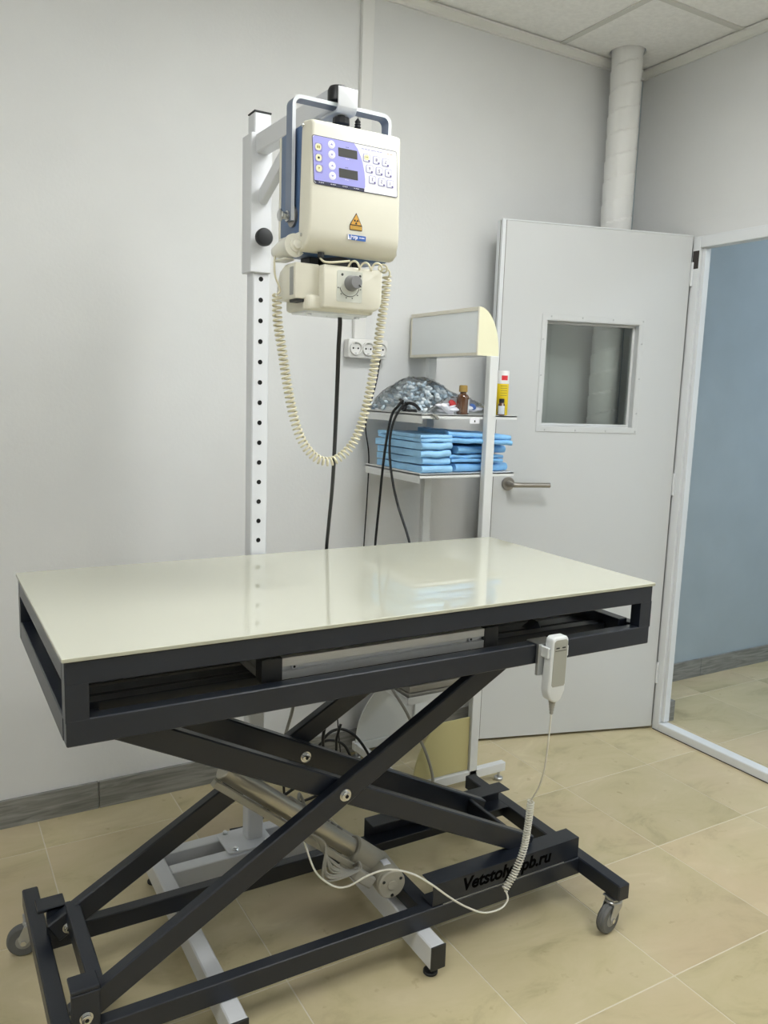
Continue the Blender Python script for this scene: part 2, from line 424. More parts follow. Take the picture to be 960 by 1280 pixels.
for i in range(len(bx_)-1):
    for j in range(len(by_)-1):
        x0, x1, y0, y1 = bx_[i], bx_[i+1], by_[j], by_[j+1]
        cx_, cy_ = (x0+x1)/2, (y0+y1)/2
        full = x1-x0 > .59 and y1-y0 > .59
        room_panel = full and any(abs(cx_-a) < .31 and abs(cy_-b) < .31 for a, b in ((1.33, -1.385), (1.93, -2.585), (-.47, -1.985)))
        corr_panel = full and abs(cx_-4.33) < .31 and (abs(cy_+1.385) < .31 or abs(cy_+2.585) < .31)
        if room_panel or corr_panel: panels.append((x0, x1, y0, y1, room_panel)); continue
        zz = ZC+.004
        if x0 < DUCT[0] < x1 and y0 < DUCT[1] < y1:
            # tile cut round the duct
            t_ = BM(); n = 40; out = []
            cx_, cy_ = DUCT[0], DUCT[1]; rr = .071
            a0, a1, c0, c1 = x0+.008, XW-.001, y0+.008, y1-.001
            inner = []; outer = []
            for q in range(n):
                a = 2*math.pi*q/n; dx, dy = math.cos(a), math.sin(a)
                inner.append((cx_+rr*dx, cy_+rr*dy))
                ts = []
                if dx > 1e-9: ts.append((a1-cx_)/dx)
                if dx < -1e-9: ts.append((a0-cx_)/dx)
                if dy > 1e-9: ts.append((c1-cy_)/dy)
                if dy < -1e-9: ts.append((c0-cy_)/dy)
                s_ = min(ts); outer.append((cx_+s_*dx, cy_+s_*dy))
            for z_ in (zz, zz+.012):
                I = [t_.verts.new((p[0], p[1], z_)) for p in inner]; O = [t_.verts.new((p[0], p[1], z_)) for p in outer]
                for q in range(n): t_.faces.new((I[q], I[(q+1) % n], O[(q+1) % n], O[q]))
                if z_ == zz: I0 = I
                else:
                    for q in range(n): t_.faces.new((I0[q], I0[(q+1) % n], I[(q+1) % n], I[q]))
            # corner patches
            for (ax, ay) in ((a0, c0), (a1, c0), (a0, c1), (a1, c1)):
                near = sorted(outer, key=lambda p: (p[0]-ax)**2+(p[1]-ay)**2)[:2]
                t_.faces.new([t_.verts.new((near[0][0], near[0][1], zz)), t_.verts.new((near[1][0], near[1][1], zz)), t_.verts.new((ax, ay, zz))])
            obj('ceiling_tile', t_, 'ceiling_tile', ceil, smooth=False)
            if x1 > XC0: 
                t_ = BM(); add_box(t_, XC0, x1-.008, y0+.008, y1-.001, zz, zz+.014); obj('ceiling_tile', t_, 'ceiling_tile', ceil, smooth=False)
            continue
        t_ = BM(); add_box(t_, x0+.008, x1-.008, y0+.008, y1-.001, zz, zz+.014, .003); obj('ceiling_tile', t_, 'ceiling_tile', ceil, smooth=False)
# crown moulding of the room
def crown_prof(s): return [(0, ZC-.03), (0, ZC+.0), (s*.03, ZC+.0), (s*.03, ZC-.008), (s*.012, ZC-.022), (s*.010, ZC-.03)]
b_ = BM(); add_prism(b_, [(-u, v) for u, v in crown_prof(1)], 'x', XL, XW); struct(obj('trim_1', b_, 'crown', smooth=False))
b_ = BM(); add_prism(b_, [(XW-u, v) for u, v in crown_prof(1)], 'y', YF, 0); struct(obj('trim_2', b_, 'crown', smooth=False))
def lamp_label(x, y):
    if x > XW: return 'square light panel in the corridor ceiling, %s' % ('nearer the back wall' if y > -2 else 'nearer the front wall')
    if x < .6: return 'square light panel in the room ceiling, nearer the left wall'
    return 'square light panel in the room ceiling, %s' % ('above the middle of the table' if y > -2 else 'behind the camera towards the door wall')
for (x0, x1, y0, y1, rp) in panels:
    t = thing('ceiling_light', lamp_label((x0+x1)/2, (y0+y1)/2), 'light', ((x0+x1)/2, (y0+y1)/2, ZC), 'light panels of the room ceiling' if rp else 'light panels of the corridor ceiling')
    b_ = BM()
    for a in ((x0+.002, x1-.002, y0+.002, y0+.02), (x0+.002, x1-.002, y1-.02, y1-.002), (x0+.002, x0+.02, y0+.02, y1-.02), (x1-.02, x1-.002, y0+.02, y1-.02)):
        add_box(b_, a[0], a[1], a[2], a[3], ZC-.004, ZC+.02)
    obj('frame', b_, 'tee_bar', t, smooth=False)
    box('diffuser', 'led_panel' if rp else 'led_corridor', t, x0+.02, x1-.02, y0+.02, y1-.02, ZC, ZC+.01, 0)

# baseboards of tile pieces
def baseboard(name, pieces, m='baseboard_grey'):
    base = None
    for k, (x0, x1, y0, y1) in enumerate(pieces):
        b_ = BM()
        add_box(b_, x0, x1, y0, y1, 0, .092, .0012)
        if base is None:
            base = struct(obj(name, b_, m, smooth=False))
        else:
            obj('baseboard_tile', b_, m, base, smooth=False)
cuts = [XL, -.742, -.136, .47, 1.076, 1.682, 2.288, 2.69]
baseboard('baseboard_back', [(a+.0015, b-.0015, -.011, 0) for a, b in zip(cuts, cuts[1:])])
baseboard('baseboard_right', [(XW-.011, XW, -3.69, -3.1), (XW-.011, XW, -3.097, -2.5), (XW-.011, XW, -2.497, -1.9), (XW-.011, XW, -1.897, -1.4), (XW-.011, XW, -.28, -.013)])
baseboard('baseboard_left', [(XL, XL+.011, -3.69+.6*k, -3.093+.6*k) for k in range(6)])
baseboard('baseboard_corridor_back', [(2.770, 3.42, -.011, 0), (3.423, 4.02, -.011, 0), (4.023, 4.62, -.011, 0), (4.623, 5.22, -.011, 0)])
baseboard('baseboard_corridor_left', [(XC0+.004, XC0+.060, -.350, -.320), (XC0+.004, XC0+.016, -.3195, -.013)])

# ------------------------------------------------------------------ door casing, threshold and leaf
b_ = BM()
def casing(bm):
    add_box(bm, XF, XF+.045, -.397, -.362, 0, 2.022, .002)            # hinge-side post of the frame
    add_box(bm, XF+.014, XF+.045, -.412, -.3975, .04, 1.977, .001)    # rebate
    add_box(bm, XF, XF+.045, -1.33, -1.295, 0, 2.022, .002)
    add_box(bm, XF, XF+.045, -1.2945, -.3975, 1.978, 2.022, .002)
casing(b_); dr = struct(obj('door_1', b_, 'frame_white'))
b_ = BM(); add_box(b_, XF-.002, XF+.045, -1.294, -.398, 0, .036, .003); add_box(b_, XF+.0455, XF+.075, -1.30, -.365, 0, .018, .002); obj('threshold', b_, 'frame_white', dr)
b_ = BM(); add_box(b_, XF-.0045, XF-.002, -1.33, -.37, 0, .003); obj('threshold_seal', b_, 'seal_dark', dr)
b_ = BM(); add_box(b_, XW-.012, XW, -1.42, -.287, 2.023, 2.090, .001); add_box(b_, XW-.012, XW, -.361, -.287, 0, 2.0225, .001); struct(obj('trim_3', b_, 'wall_paint'))

H = Vector((2.668, -.366, 0)); E_ = Vector((1.903, -.145, 0)); dd = (E_-H).normalized(); nn = Vector((-dd.y, dd.x, 0))
if nn.y > 0: nn = -nn            # towards the camera
LEN = (E_-H).length; TH = .045
dm = Matrix(((dd.x, -nn.x, 0, H.x), (dd.y, -nn.y, 0, H.y), (0, 0, 1, 0), (0, 0, 0, 1)))   # local: x along leaf, y away from the viewer side, z up
leaf = thing('door_leaf', 'white swing door standing open into the room, with a square window', 'door', (H.x, H.y, 0))
def dobj(name, bm, m, parent=leaf, label=None):
    bmesh.ops.transform(bm, matrix=dm, verts=bm.verts); return obj(name, bm, m, parent, label=label)
wx0, wx1, wz0, wz1 = .205, .600, 1.272, 1.676
b_ = BM(); z0, z1 = .012, 2.022
add_box(b_, .004, wx0, 0, TH, z0, z1); add_box(b_, wx1, LEN-.006, 0, TH, z0, z1)
add_box(b_, wx0, wx1, 0, TH, z0, wz0); add_box(b_, wx0, wx1, 0, TH, wz1, z1)
dobj('panel', b_, 'door_white')
b_ = BM()
add_box(b_, LEN-.012, LEN+.004, -.003, TH+.003, z0, z1+.002, .001); add_box(b_, .004, LEN+.004, -.003, TH+.003, z1, z1+.005, .001)
dobj('edge_band', b_, 'frame_white')
b_ = BM(); add_box(b_, LEN-.0125, LEN-.0105, -.0036, -.0028, z0, z1); add_box(b_, LEN+.0038, LEN+.0046, .012, .016, z0, z1); dobj('gasket', b_, 'base_grout')
def ring(bm, x0, x1, z0, z1, wdt, y0, y1, bev=.001):
    add_box(bm, x0-wdt, x1+wdt, y0, y1, z1, z1+wdt, bev); add_box(bm, x0-wdt, x1+wdt, y0, y1, z0-wdt, z0, bev)
    add_box(bm, x0-wdt, x0, y0, y1, z0, z1, bev); add_box(bm, x1, x1+wdt, y0, y1, z0, z1, bev)
b_ = BM(); ring(b_, wx0, wx1, wz0, wz1, .020, -.0025, 0, .0008); ring(b_, wx0+.003, wx1-.003, wz0+.003, wz1-.003, .004, -.001, TH+.001, .0006); ring(b_, wx0+.013, wx1-.013, wz0+.013, wz1-.013, .010, .026, TH+.001, .001)
wf = dobj('window_frame', b_, 'door_white')
for (sx_, sz_) in [(wx0-.012+.13*k, wz1+.012) for k in range(4)]+[(wx0-.012+.13*k, wz0-.012) for k in range(4)]+[(wx0-.012, wz0+.06+.135*k) for k in range(3)]+[(wx1+.012, wz0+.06+.135*k) for k in range(3)]:
    b_ = BM(); add_lathe(b_, (sx_, -.003, sz_), (0, -1, 0), [(0, .0035), (.001, .0028), (.0015, 0)], 10)
    bmesh.ops.transform(b_, matrix=dm, verts=b_.verts); obj('screw', b_, 'zinc', wf)
b_ = BM(); add_box(b_, wx0+.010, wx1-.010, .033, .037, wz0+.010, wz1-.010); dobj('glass_pane', b_, 'window_glass')
# lever handle
hx_, hz_ = .722, 1.050
b_ = BM(); add_lathe(b_, (hx_, 0, hz_), (0, -1, 0), [(0, .026), (.006, .026), (.009, .0235), (.009, .012), (.04, .0105), (.045, .0105)], 32)
hd = dobj('handle', b_, 'brushed_steel')
b_ = BM(); add_tube(b_, [(hx_, -.035, hz_), (hx_-.002, -.050, hz_), (hx_-.016, -.055, hz_), (hx_-.06, -.055, hz_), (hx_-.150, -.055, hz_)], .0095, 16, 6)
bmesh.ops.transform(b_, matrix=dm, verts=b_.verts); obj('lever', b_, 'brushed_steel', hd)
# hinges
for hz in (1.88, 1.05, .25):
    b_ = BM(); add_box(b_, -.001, .004, .004, .034, hz-.045, hz+.045, .0005); add_cyl(b_, (0, -.004, hz-.045), (0, -.004, hz+.045), .005, n=10)
    dobj('hinge', b_, 'frame_white')
box('strike_seal', 'seal_dark', dr, XF-.001, XF+.002, -.394, -.3655, 1.90, 1.968, .0005)

# ------------------------------------------------------------------ duct, trunking, sockets
t = thing('ventilation_duct', 'white wrapped vertical duct pipe in the room corner behind the door', 'duct', (DUCT[0], DUCT[1], 0))
b_ = BM(); n, hh = 40, 520; rings = []
for k in range(hh+1):
    z = 2.86*k/hh
    ring_ = []
    for q in range(n):
        a = 2*math.pi*q/n
        ph = (z/.085 - q/n) % 1.0                       # overlapping wrap turns
        rr = DUCT[2]-.0028+.0055*(ph**.5)+.0014*noise.noise(Vector((math.cos(a)*2, math.sin(a)*2, z*6)))
        ring_.append(b_.verts.new((DUCT[0]+rr*math.cos(a), DUCT[1]+rr*math.sin(a), z)))
    rings.append(ring_)
for A, B in zip(rings, rings[1:]):
    for q in range(n): b_.faces.new((A[q], A[(q+1) % n], B[(q+1) % n], B[q]))
obj('wrapped_pipe', b_, 'duct_wrap', t, angle=30)

tk = thing('cable_trunking', 'flat white vertical cable trunking running down the back wall to the sockets', 'trunking', (1.388, 0, 1.57))
box('trunking_body', 'pvc_white', tk, 1.364, 1.412, -.012, 0, 1.566, 2.71, .001)
box('trunking_lid', 'pvc_white', tk, 1.3655, 1.4105, -.0165, -.012, 1.567, 2.709, .0015)
sk = thing('socket_block', 'white triple power socket block on the back wall under the trunking', 'socket', (1.41, 0, 1.534))
b_ = BM(); add_prism(b_, rrect(1.332, 1.492, 1.500, 1.566, .010, 5), 'y', -.0385, 0, .003, 2); obj('housing', b_, 'pvc_white', sk)
for k in range(3):
    cx_ = 1.361+.0505*k; cz_ = 1.533
    b_ = BM(); add_lathe(b_, (cx_, -.0395, cz_), (0, -1, 0), [(-.0008, .0245), (.006, .0243), (.007, .0228), (.0065, .0205), (-.0004, .0195), (-.0005, 0)], 32)
    s_ = obj('socket_outlet', b_, 'pvc_white', sk)
    for dx in (-.0095, .0095):
        b_ = BM(); add_cyl(b_, (cx_+dx, -.0385, cz_), (cx_+dx, -.0402, cz_), .0032, n=10); obj('pin_hole', b_, 'hole_black', s_)
    for dz in (-.0175, .0175):
        b_ = BM(); add_box(b_, cx_-.003, cx_+.003, -.043, -.039, cz_+dz-.002, cz_+dz+.002); obj('earth_clip', b_, 'zinc', s_)
    b_ = BM(); add_cyl(b_, (cx_, -.0385, cz_), (cx_, -.0403, cz_), .002, n=8); obj('screw', b_, 'zinc', s_)

# ================================================================== LIFT TABLE
tb = thing('lift_table', 'scissor lift examination table with cream glass top and dark steel frame', 'table', (.886, -.911, 0))
XA, XB, YA, YB = .1903, 1.5824, -1.2495, -.5733
b_ = BM(); add_box(b_, XA, XB, YA, YB, .9285, .9362, .0012)
o = obj('tabletop', b_, ['table_glass', 'table_glass_edge'], tb, smooth=False, label='glossy cream glass top')
for p in o.data.polygons:
    if abs(p.normal.z) < .5: p.material_index = 1
fx0, fx1, fy0, fy1 = .1945, 1.5780, -1.2452, -.5777
FZ0, FZ1, OZ0, OZ1 = .7795, .928, .826, .886
tf = box('top_frame', 'dark_steel', tb, fx0, fx1, fy0, fy0+.030, OZ1, FZ1, .002)
def sub(name, m, par, *a, **k): return box(name, m, par, *a, **k)
sub('frame_rail', 'dark_steel', tf, fx0+.001, fx1-.001, fy0, fy0+.030, FZ0, OZ0, .002)
sub('frame_rail', 'dark_steel', tf, fx0, fx1, fy1-.030, fy1, OZ1, FZ1, .002)
sub('frame_rail', 'dark_steel', tf, fx0, fx1, fy1-.030, fy1, FZ0, OZ0, .002)
for (a, b) in ((fx0, fx0+.030), (fx1-.030, fx1)):
    sub('frame_rail', 'dark_steel', tf, a, b, fy0+.030, fy1-.030, OZ1, FZ1, .002)
    sub('frame_rail', 'dark_steel', tf, a, b, fy0+.030, fy1-.030, FZ0, OZ0, .002)
for (a, b) in ((fx0, fx0+.0385), (fx1-.0385, fx1)):
    for (c, d) in ((fy0+.0002, fy0+.030), (fy1-.030, fy1)):
        sub('frame_post', 'dark_steel', tf, a, b, c, d, OZ0-.003, OZ1+.003, 0)
# inner deck and guide rails
sub('deck_plate', 'dark_steel_matt', tf, fx0+.03, 1.545, -.985, -.61, .790, .794, 0)
for (c, d, za, zb) in ((-1.155, -1.125, .794, .818), (-1.10, -1.06, .792, .812), (-1.03, -.99, .792, .806), (-.72, -.69, .794, .818), (-.66, -.62, .80, .84)):
    sub('guide_rail', 'dark_steel', tf, fx0+.03, 1.545, c, d, za, zb, .0015)
sub('cross_member', 'dark_steel', tf, .235, .265, -1.21, -.61, .790, .806, .0015)
sub('cross_member', 'dark_steel', tf, 1.515, 1.545, -1.20, -.61, .790, .838, .0015)
# cassette tray of aluminium profile
tr = thing('cassette_tray', 'x-ray cassette tray of aluminium profile slotted under the tabletop', 'tray', (.85, -1.2, .82))
b_ = BM()
add_box(b_, .600, 1.092, -1.2000, -1.172, .8205, .8375, .0008); add_box(b_, .600, 1.092, -1.2000, -1.172, .8465, .8645, .0008)
add_box(b_, .600, 1.092, -1.190, -1.175, .836, .848, .0003)
obj('front_profile', b_, 'aluminium', tr)
for (a, b) in ((.557, .600), (1.092, 1.130)):
    b_ = BM(); add_box(b_, a, b, -1.2025, -1.17, .8195, .8665, .001)
    for k in (0, 1): add_box(b_, a+.006+.018*k, a+.018+.018*k, -1.203, -1.15, .8665, .868, .0004)
    obj('end_cap', b_, 'black_plastic', tr)
    b_ = BM(); add_box(b_, a+.004, b-.004, -1.17, -.70, .8205, .836, .0006); add_box(b_, a+.004, b-.004, -1.17, -.70, .848, .8645, .0006)
    add_box(b_, a+.010, b-.010, -1.17, -.70, .834, .850); obj('side_profile', b_, 'aluminium_dull', tr)
for x in (.628, 1.058):
    b_ = BM(); add_cyl(b_, (x, -1.19, .8425), (x, -1.1965, .8425), .0062, n=16, bev=.001); s_ = obj('screw', b_, 'zinc', tr)
    b_ = BM(); add_cyl(b_, (x, -1.1960, .8425), (x, -1.1968, .8425), .0028, n=6); obj('socket', b_, 'hole_black', s_)
box('back_profile', 'aluminium_dull', tr, .600, 1.092, -.73, -.70, .8205, .8645, .001)

# base
ZB0, ZB1 = .095, .140
bs = box('base_frame', 'dark_steel', tb, .215, 1.545, -1.118, -1.088, ZB0-.004, ZB1, .002)
sub('base_rail', 'dark_steel', bs, .215, 1.545, -.785, -.755, ZB0, ZB1, .002)
sub('base_rail', 'dark_steel', bs, 1.522, 1.560, -1.268, -.588, ZB0+.001, ZB1+.0005, .003)
sub('base_rail', 'dark_steel', bs, .178, .214, -1.268, -.588, ZB0+.001, ZB1+.0005, .003)
sub('base_rail', 'dark_steel', bs, 1.02, 1.06, -1.09, -.78, ZB0+.002, ZB1-.002, .002)       # carries the motor
# channels the rollers run in
for (y0, s) in ((-1.1145, 1), (-.762, -1)):
    b_ = BM(); y1 = y0+s*.052
    add_box(b_, 1.045, 1.522, min(y0, y0+s*.003), max(y0, y0+s*.003), .1405, .198, .0006)
    add_box(b_, 1.045, 1.522, min(y0, y1), max(y0, y1), .1955, .1985, .0006)
    add_box(b_, 1.045, 1.522, min(y0, y1), max(y0, y1), .1405, .1425, .0006)
    obj('roller_channel', b_, 'dark_steel', bs)
b_ = BM(); add_box(b_, 1.075, 1.47, -1.1165, -1.1145, .1395, .1412); obj('channel_weld', b_, 'zinc', bs, label='thin bright seam under the channel')
text('lettering', 'Vetstoly-spb.ru', 'letter_black', bs, .047, front_mtx(1.276, -1.1150, .1715), .0004, .18, bold=.0014, sx=1.0)
# scissor arms
AC = Vector((.790, 0, .488))
def arm(y, p0, p1, w=.052, t=.028):
    b_ = BM(); add_beam(b_, (p0[0], y, p0[1]), (p1[0], y, p1[1]), t, w, .003); return obj('scissor_arm', b_, 'dark_steel', tb)
yAf, yBf, yBb, yAb = -1.094, -1.062, -.850, -.808
a_lo, a_hi = (.218, .156), (1.345, .808)
b_hi, b_lo = (.221, .776), (1.385, .190)
for (ya, yb) in ((yAf, yBf), (yAb, yBb)):
    arm(ya, a_lo, a_hi); arm(yb, b_hi, b_lo)
# pivot brackets
for (y0, y1, yb_) in ((-1.128, -1.118, -1), (-.785, -.795, 1)):
    b_ = BM(); add_box(b_, .208, .262, min(y0, y1)-0, max(y0, y1), .100, .226 if yb_ < 0 else .205, .002)
    if yb_ < 0: add_box(b_, .208, .262, -1.1275, -1.080, .2265, .236, .002)
    else: add_box(b_, .190, .250, -.795, -.748, .196, .206, .002)
    obj('pivot_bracket', b_, 'dark_steel', tb)
def bolt(x, y, z, s=-1, r=.0095, par=None):
    b_ = BM(); add_lathe(b_, (x, y, z), (0, s, 0), [(0, r*1.35), (.002, r*1.35), (.002, r), (.008, r), (.009, r*.8)], 24)
    o = obj('bolt', b_, 'chrome', par or tb); b_ = BM(); add_cyl(b_, (x, y+s*.0085, z), (x, y+s*.0096, z), r*.45, n=6); obj('socket', b_, 'hole_black', o)
bolt(.235, -1.128, .174); bolt(.797, -1.108, .490, r=.0105); bolt(.812, -.864, .473, r=.0105); bolt(.250, -.823, .165)
# cross bars
def cross(a, b, w=.040, h=.040):
    b_ = BM(); add_beam(b_, a, b, w, h, .002); obj('cross_bar', b_, 'dark_steel', tb)
cross((.262, -1.09, .190), (.262, -.80, .190), .030, .046)
cross((1.335, -1.06, .210), (1.335, -.85, .210), .012, .05)
# castors
def castor(x, y, ang):
    """whole swivel castor, wheel trailing at angle ang"""
    b_ = BM(); add_box(b_, x-.020, x+.020, y-.020, y+.020, ZB0-.004, ZB0+.001, .001); add_cyl(b_, (x, y, .088), (x, y, .094), .019, n=20); add_cyl(b_, (x, y, .079), (x, y, .086), .022, n=24, bev=.002)
    c = obj('castor', b_, 'zinc', tb)
    d = Vector((math.cos(ang), math.sin(ang), 0)); s = Vector((-d.y, d.x, 0)); wc = Vector((x, y, .039))+d*.020
    b_ = BM()
    for k in (-1, 1):
        o_ = Vector((x, y, 0))+s*k*.0155
        poly = [(-.018, .080), (.018, .080), (.032, .050), (.027, .034), (.015, .031), (.006, .042), (-.017, .066)]
        A = [b_.verts.new(o_+d*u+Vector((0, 0, v))-s*.001) for u, v in poly]; B = [b_.verts.new(o_+d*u+Vector((0, 0, v))+s*.001) for u, v in poly]
        b_.faces.new(A); b_.faces.new(B[::-1])
        for i in range(len(poly)): b_.faces.new((A[i], B[i], B[(i+1) % len(poly)], A[(i+1) % len(poly)]))
    add_beam(b_, Vector((x, y, .080))-s*.0165, Vector((x, y, .080))+s*.0165, .036, .003, .0005)
    obj('fork', b_, 'zinc', c)
    b_ = BM(); add_lathe(b_, wc-s*.0115, s, [(0, .028), (0, .034), (.003, .0375), (.006, .0388), (.0075, .0378), (.009, .039), (.0135, .039), (.015, .0378), (.0165, .0388), (.020, .0375), (.023, .034), (.023, .028)], 36); obj('wheel', b_, 'rubber_grey', c)
    b_ = BM(); add_lathe(b_, wc-s*.0125, s, [(0, .010), (0, .016), (.004, .026), (.021, .026), (.025, .016), (.025, .010)], 28); obj('hub', b_, 'hub_grey', c)
    b_ = BM(); add_cyl(b_, wc-s*.019, wc+s*.019, .004, n=10); add_cyl(b_, wc-s*.0195, wc-s*.0165, .007, n=6); add_cyl(b_, wc+s*.0165, wc+s*.0195, .007, n=6); obj('axle', b_, 'chrome', c)
castor(1.536, -1.238, R(190)); castor(1.536, -.62, R(60)); castor(.194, -.64, R(170)); castor(.194, -1.238, R(150))

# linear actuator (part of the table)
ac = BM(); AY = -.94
p_m = Vector((1.022, AY, .130)); p_t = Vector((.565, AY, .515)); ad = (p_t-p_m).normalized()
up_ = Vector((ad.z, 0, -ad.x)); up_ = -up_ if up_.z < 0 else up_
add_cyl(ac, p_m+ad*.16+up_*.012, p_m+ad*.60+up_*.012, .0235, n=28, bev=.002)
act = obj('lift_actuator', ac, 'actuator_tube', tb, label='grey electric lift actuator with round motor')
b_ = BM(); add_beam(b_, p_m+ad*.13-up_*.018+Vector((0, -.025, 0)), p_m+ad*.615-up_*.018+Vector((0, -.025, 0)), .020, .016, .002); obj('guide_profile', b_, 'actuator_grey', act)
b_ = BM(); add_beam(b_, p_m+ad*.09+up_*.020+Vector((0, .045, 0)), p_m+ad*.36+up_*.020+Vector((0, .045, 0)), .05, .022, .003)
for k in range(4): add_cyl(b_, p_m+ad*(.2+.025*k)+up_*.031+Vector((0, .03, 0)), p_m+ad*(.2+.025*k)+up_*.036+Vector((0, .03, 0)), .008, n=12)
obj('control_box', b_, 'cable_grey', act)
b_ = BM(); add_cyl(b_, p_m+ad*.055+up_*.012, p_m+ad*.162+up_*.012, .033, n=28, bev=.004); add_beam(b_, p_m+ad*.06-up_*.02, p_m+ad*.14-up_*.02, .06, .05, .006); obj('gearbox', b_, 'actuator_grey', act)
mo = Vector((.983, -1.012, .166))-p_m; ad0 = ad; ad = Vector((.08, 1, .0)).normalized()
b_ = BM(); add_lathe(b_, p_m+mo-ad*.012, ad, [(0, .034), (.003, .037), (.012, .037), (.012, .038), (.10, .038), (.105, .032)], 36); mt = obj('motor', b_, 'actuator_grey', act)
x_, y_, d_ = frame_from(ad)
b_ = BM(); add_cyl(b_, p_m+mo-ad*.012, p_m+mo-ad*.0155, .013, n=20, bev=.001); obj('motor_boss', b_, 'actuator_grey', mt)
for k in range(3):
    c_ = p_m+mo-ad*.012+(x_*math.cos(2.1*k+.5)+y_*math.sin(2.1*k+.5))*.027
    b_ = BM(); add_cyl(b_, c_, c_-ad*.002, .0042, n=12); obj('screw', b_, 'chrome', mt)
b_ = BM(); c_ = p_m+mo+ad*.03+Vector((.0, -.0, .0375)); add_beam(b_, c_-ad*.012, c_+ad*.012, .02, .004, .001); obj('motor_sticker', b_, 'label_white', mt)
ad = ad0
# cable bundle tied to the actuator
bd = None
random.seed(3)
for k in range(9):
    o0 = p_m+ad*(.30+.006*k)+Vector((0, -.045-.002*k, .0))
    pts = [o0, o0+Vector((.01+.004*k, -.012, -.035)), o0+Vector((.035+.01*random.random(), -.02, -.065-.007*k)), o0+Vector((.070+.008*k, -.012, -.098-.004*k)), o0+Vector((.110+.004*k, .0, -.115)), p_m+ad*(.10+.008*k)+Vector((0, -.035, -.02))]
    b_ = BM(); add_tube(b_, pts, .0027, 7, 8)
    if bd is None: bd = obj('cable_bundle', b_, 'cable_grey', act, angle=80)
    else: obj('cable', b_, 'cable_grey', act, angle=80)
b_ = BM(); add_beam(b_, p_m+ad*.11+Vector((0, -.060, -.03)), p_m+ad*.18+Vector((0, -.060, -.03)), .018, .03, .004); obj('connector', b_, 'cable_grey', act)

# ------------------------------------------------------------------ hand control of the table
hc = thing('hand_control', 'pale grey wired hand control hooked on the front rail of the table', 'remote', (1.245, -1.265, .70))
def quad_shell(bm, rows, y0, y1, bev=.004):
    pass
b_ = BM()
poly = [(1.222, .842), (1.228, .850), (1.264, .850), (1.270, .842), (1.2685, .74), (1.267, .720), (1.257, .700), (1.248, .694), (1.236, .694), (1.223, .703), (1.216, .722), (1.218, .76)]
add_prism(b_, poly, 'y', -1.285, -1.258, .005, 3); obj('handset_body', b_, 'handset_white', hc, angle=60)
b_ = BM(); add_prism(b_, [(1.2265, .838), (1.231, .843), (1.261, .843), (1.2655, .838), (1.264, .738), (1.261, .733), (1.228, .733), (1.2245, .738)], 'y', -1.2862, -1.284, .0006, 1); kp = obj('keypad', b_, 'handset_pad', hc)
for x in (1.236, 1.254):
    b_ = BM(); add_box(b_, x-.005, x+.005, -1.2870, -1.286, .823, .826, .0003); obj('button_mark', b_, 'ink_black', kp)
b_ = BM(); add_box(b_, 1.2285, 1.2615, -1.2870, -1.286, .8175, .8185, .0002); obj('button_line', b_, 'seal_dark', kp)
b_ = BM()
add_box(b_, 1.205, 1.262, -1.2572, -1.2482, .70+.055, .8275, .0008); add_box(b_, 1.205, 1.262, -1.2572, -1.214, .8265, .8290, .0008); add_box(b_, 1.205, 1.262, -1.2162, -1.2142, .812, .828, .0006)
obj('hook_plate', b_, 'zinc', hc)
box('clip', 'handset_white', hc, 1.2125, 1.2185, -1.281, -1.248, .800, .826, .002); box('clip', 'handset_white', hc, 1.2690, 1.2745, -1.281, -1.248, .800, .826, .002)
b_ = BM(); add_lathe(b_, (1.242, -1.272, .696), (0, 0, -1), [(0, .0085), (.006, .008), (.007, .0068), (.012, .0072), (.013, .006), (.018, .0065), (.019, .0052), (.025, .0055), (.026, .0042), (.032, .0045), (.034, .003)], 14); obj('strain_relief', b_, 'cable_grey', hc)
b_ = BM(); add_tube(b_, [(1.242, -1.272, .664), (1.243, -1.268, .60), (1.262, -1.24, .51), (1.285, -1.20, .44), (1.298, -1.168, .395), (1.303, -1.155, .377)], .0021, 8, 8)
cp = [(1.303, -1.155, .377), (1.301, -1.152, .31), (1.294, -1.150, .248), (1.270, -1.150, .19), (1.236, -1.152, .150)]
add_tube(b_, coil_points(cp, .0078, 36, 12), .0021, 6, 0)
add_tube(b_, [(1.236, -1.160, .150), (1.238, -1.165, .132), (1.215, -1.168, .117), (1.165, -1.165, .119), (1.11, -1.16, .150), (1.063, -1.155, .187), (1.01, -1.15, .235), (.968, -1.13, .262), (.923, -1.10, .268), (.875, -1.09, .262), (.83, -1.07, .235), (.80, -1.05, .235), (.765, -1.03, .27), (.75, -1.0, .33)], .0024, 8, 8)
obj('cord', b_, 'cable_white', hc, angle=80)

# ================================================================== COLUMN STAND
st = thing('column_stand', 'white steel column stand with hole row behind the table', 'stand', (.785, -.545, 0))
b_ = BM(); add_box(b_, .775, .821, -.566, -.520, .096, 2.070, .003); po = obj('post', b_, 'stand_white', st)
for k in range(28):
    z = 1.663-.0530*k
    if k > 13: break
    b_ = BM(); add_cyl(b_, (.7965, -.5661, z), (.7965, -.5668, z), .0062, n=14); obj('hole', b_, 'hole_black', po)
b_ = BM(); add_box(b_, .7745, .8215, -.5665, -.5195, 2.070, 2.074, .001); obj('post_cap', b_, 'black_plastic', st)
b_ = BM(); add_box(b_, .7635, .8205, -.5755, -.512, 1.678, 2.018, .002); obj('sleeve', b_, 'stand_white', st)
b_ = BM(); add_beam(b_, (.793, -.560, 1.992), (.806, -.962, 1.992), .034, .046, .003); obj('arm', b_, 'stand_white', st)
b_ = BM(); add_beam(b_, (.796, -.570, 1.862), (.803, -.80, 1.985), .020, .036, .002); obj('brace', b_, 'stand_white', st)
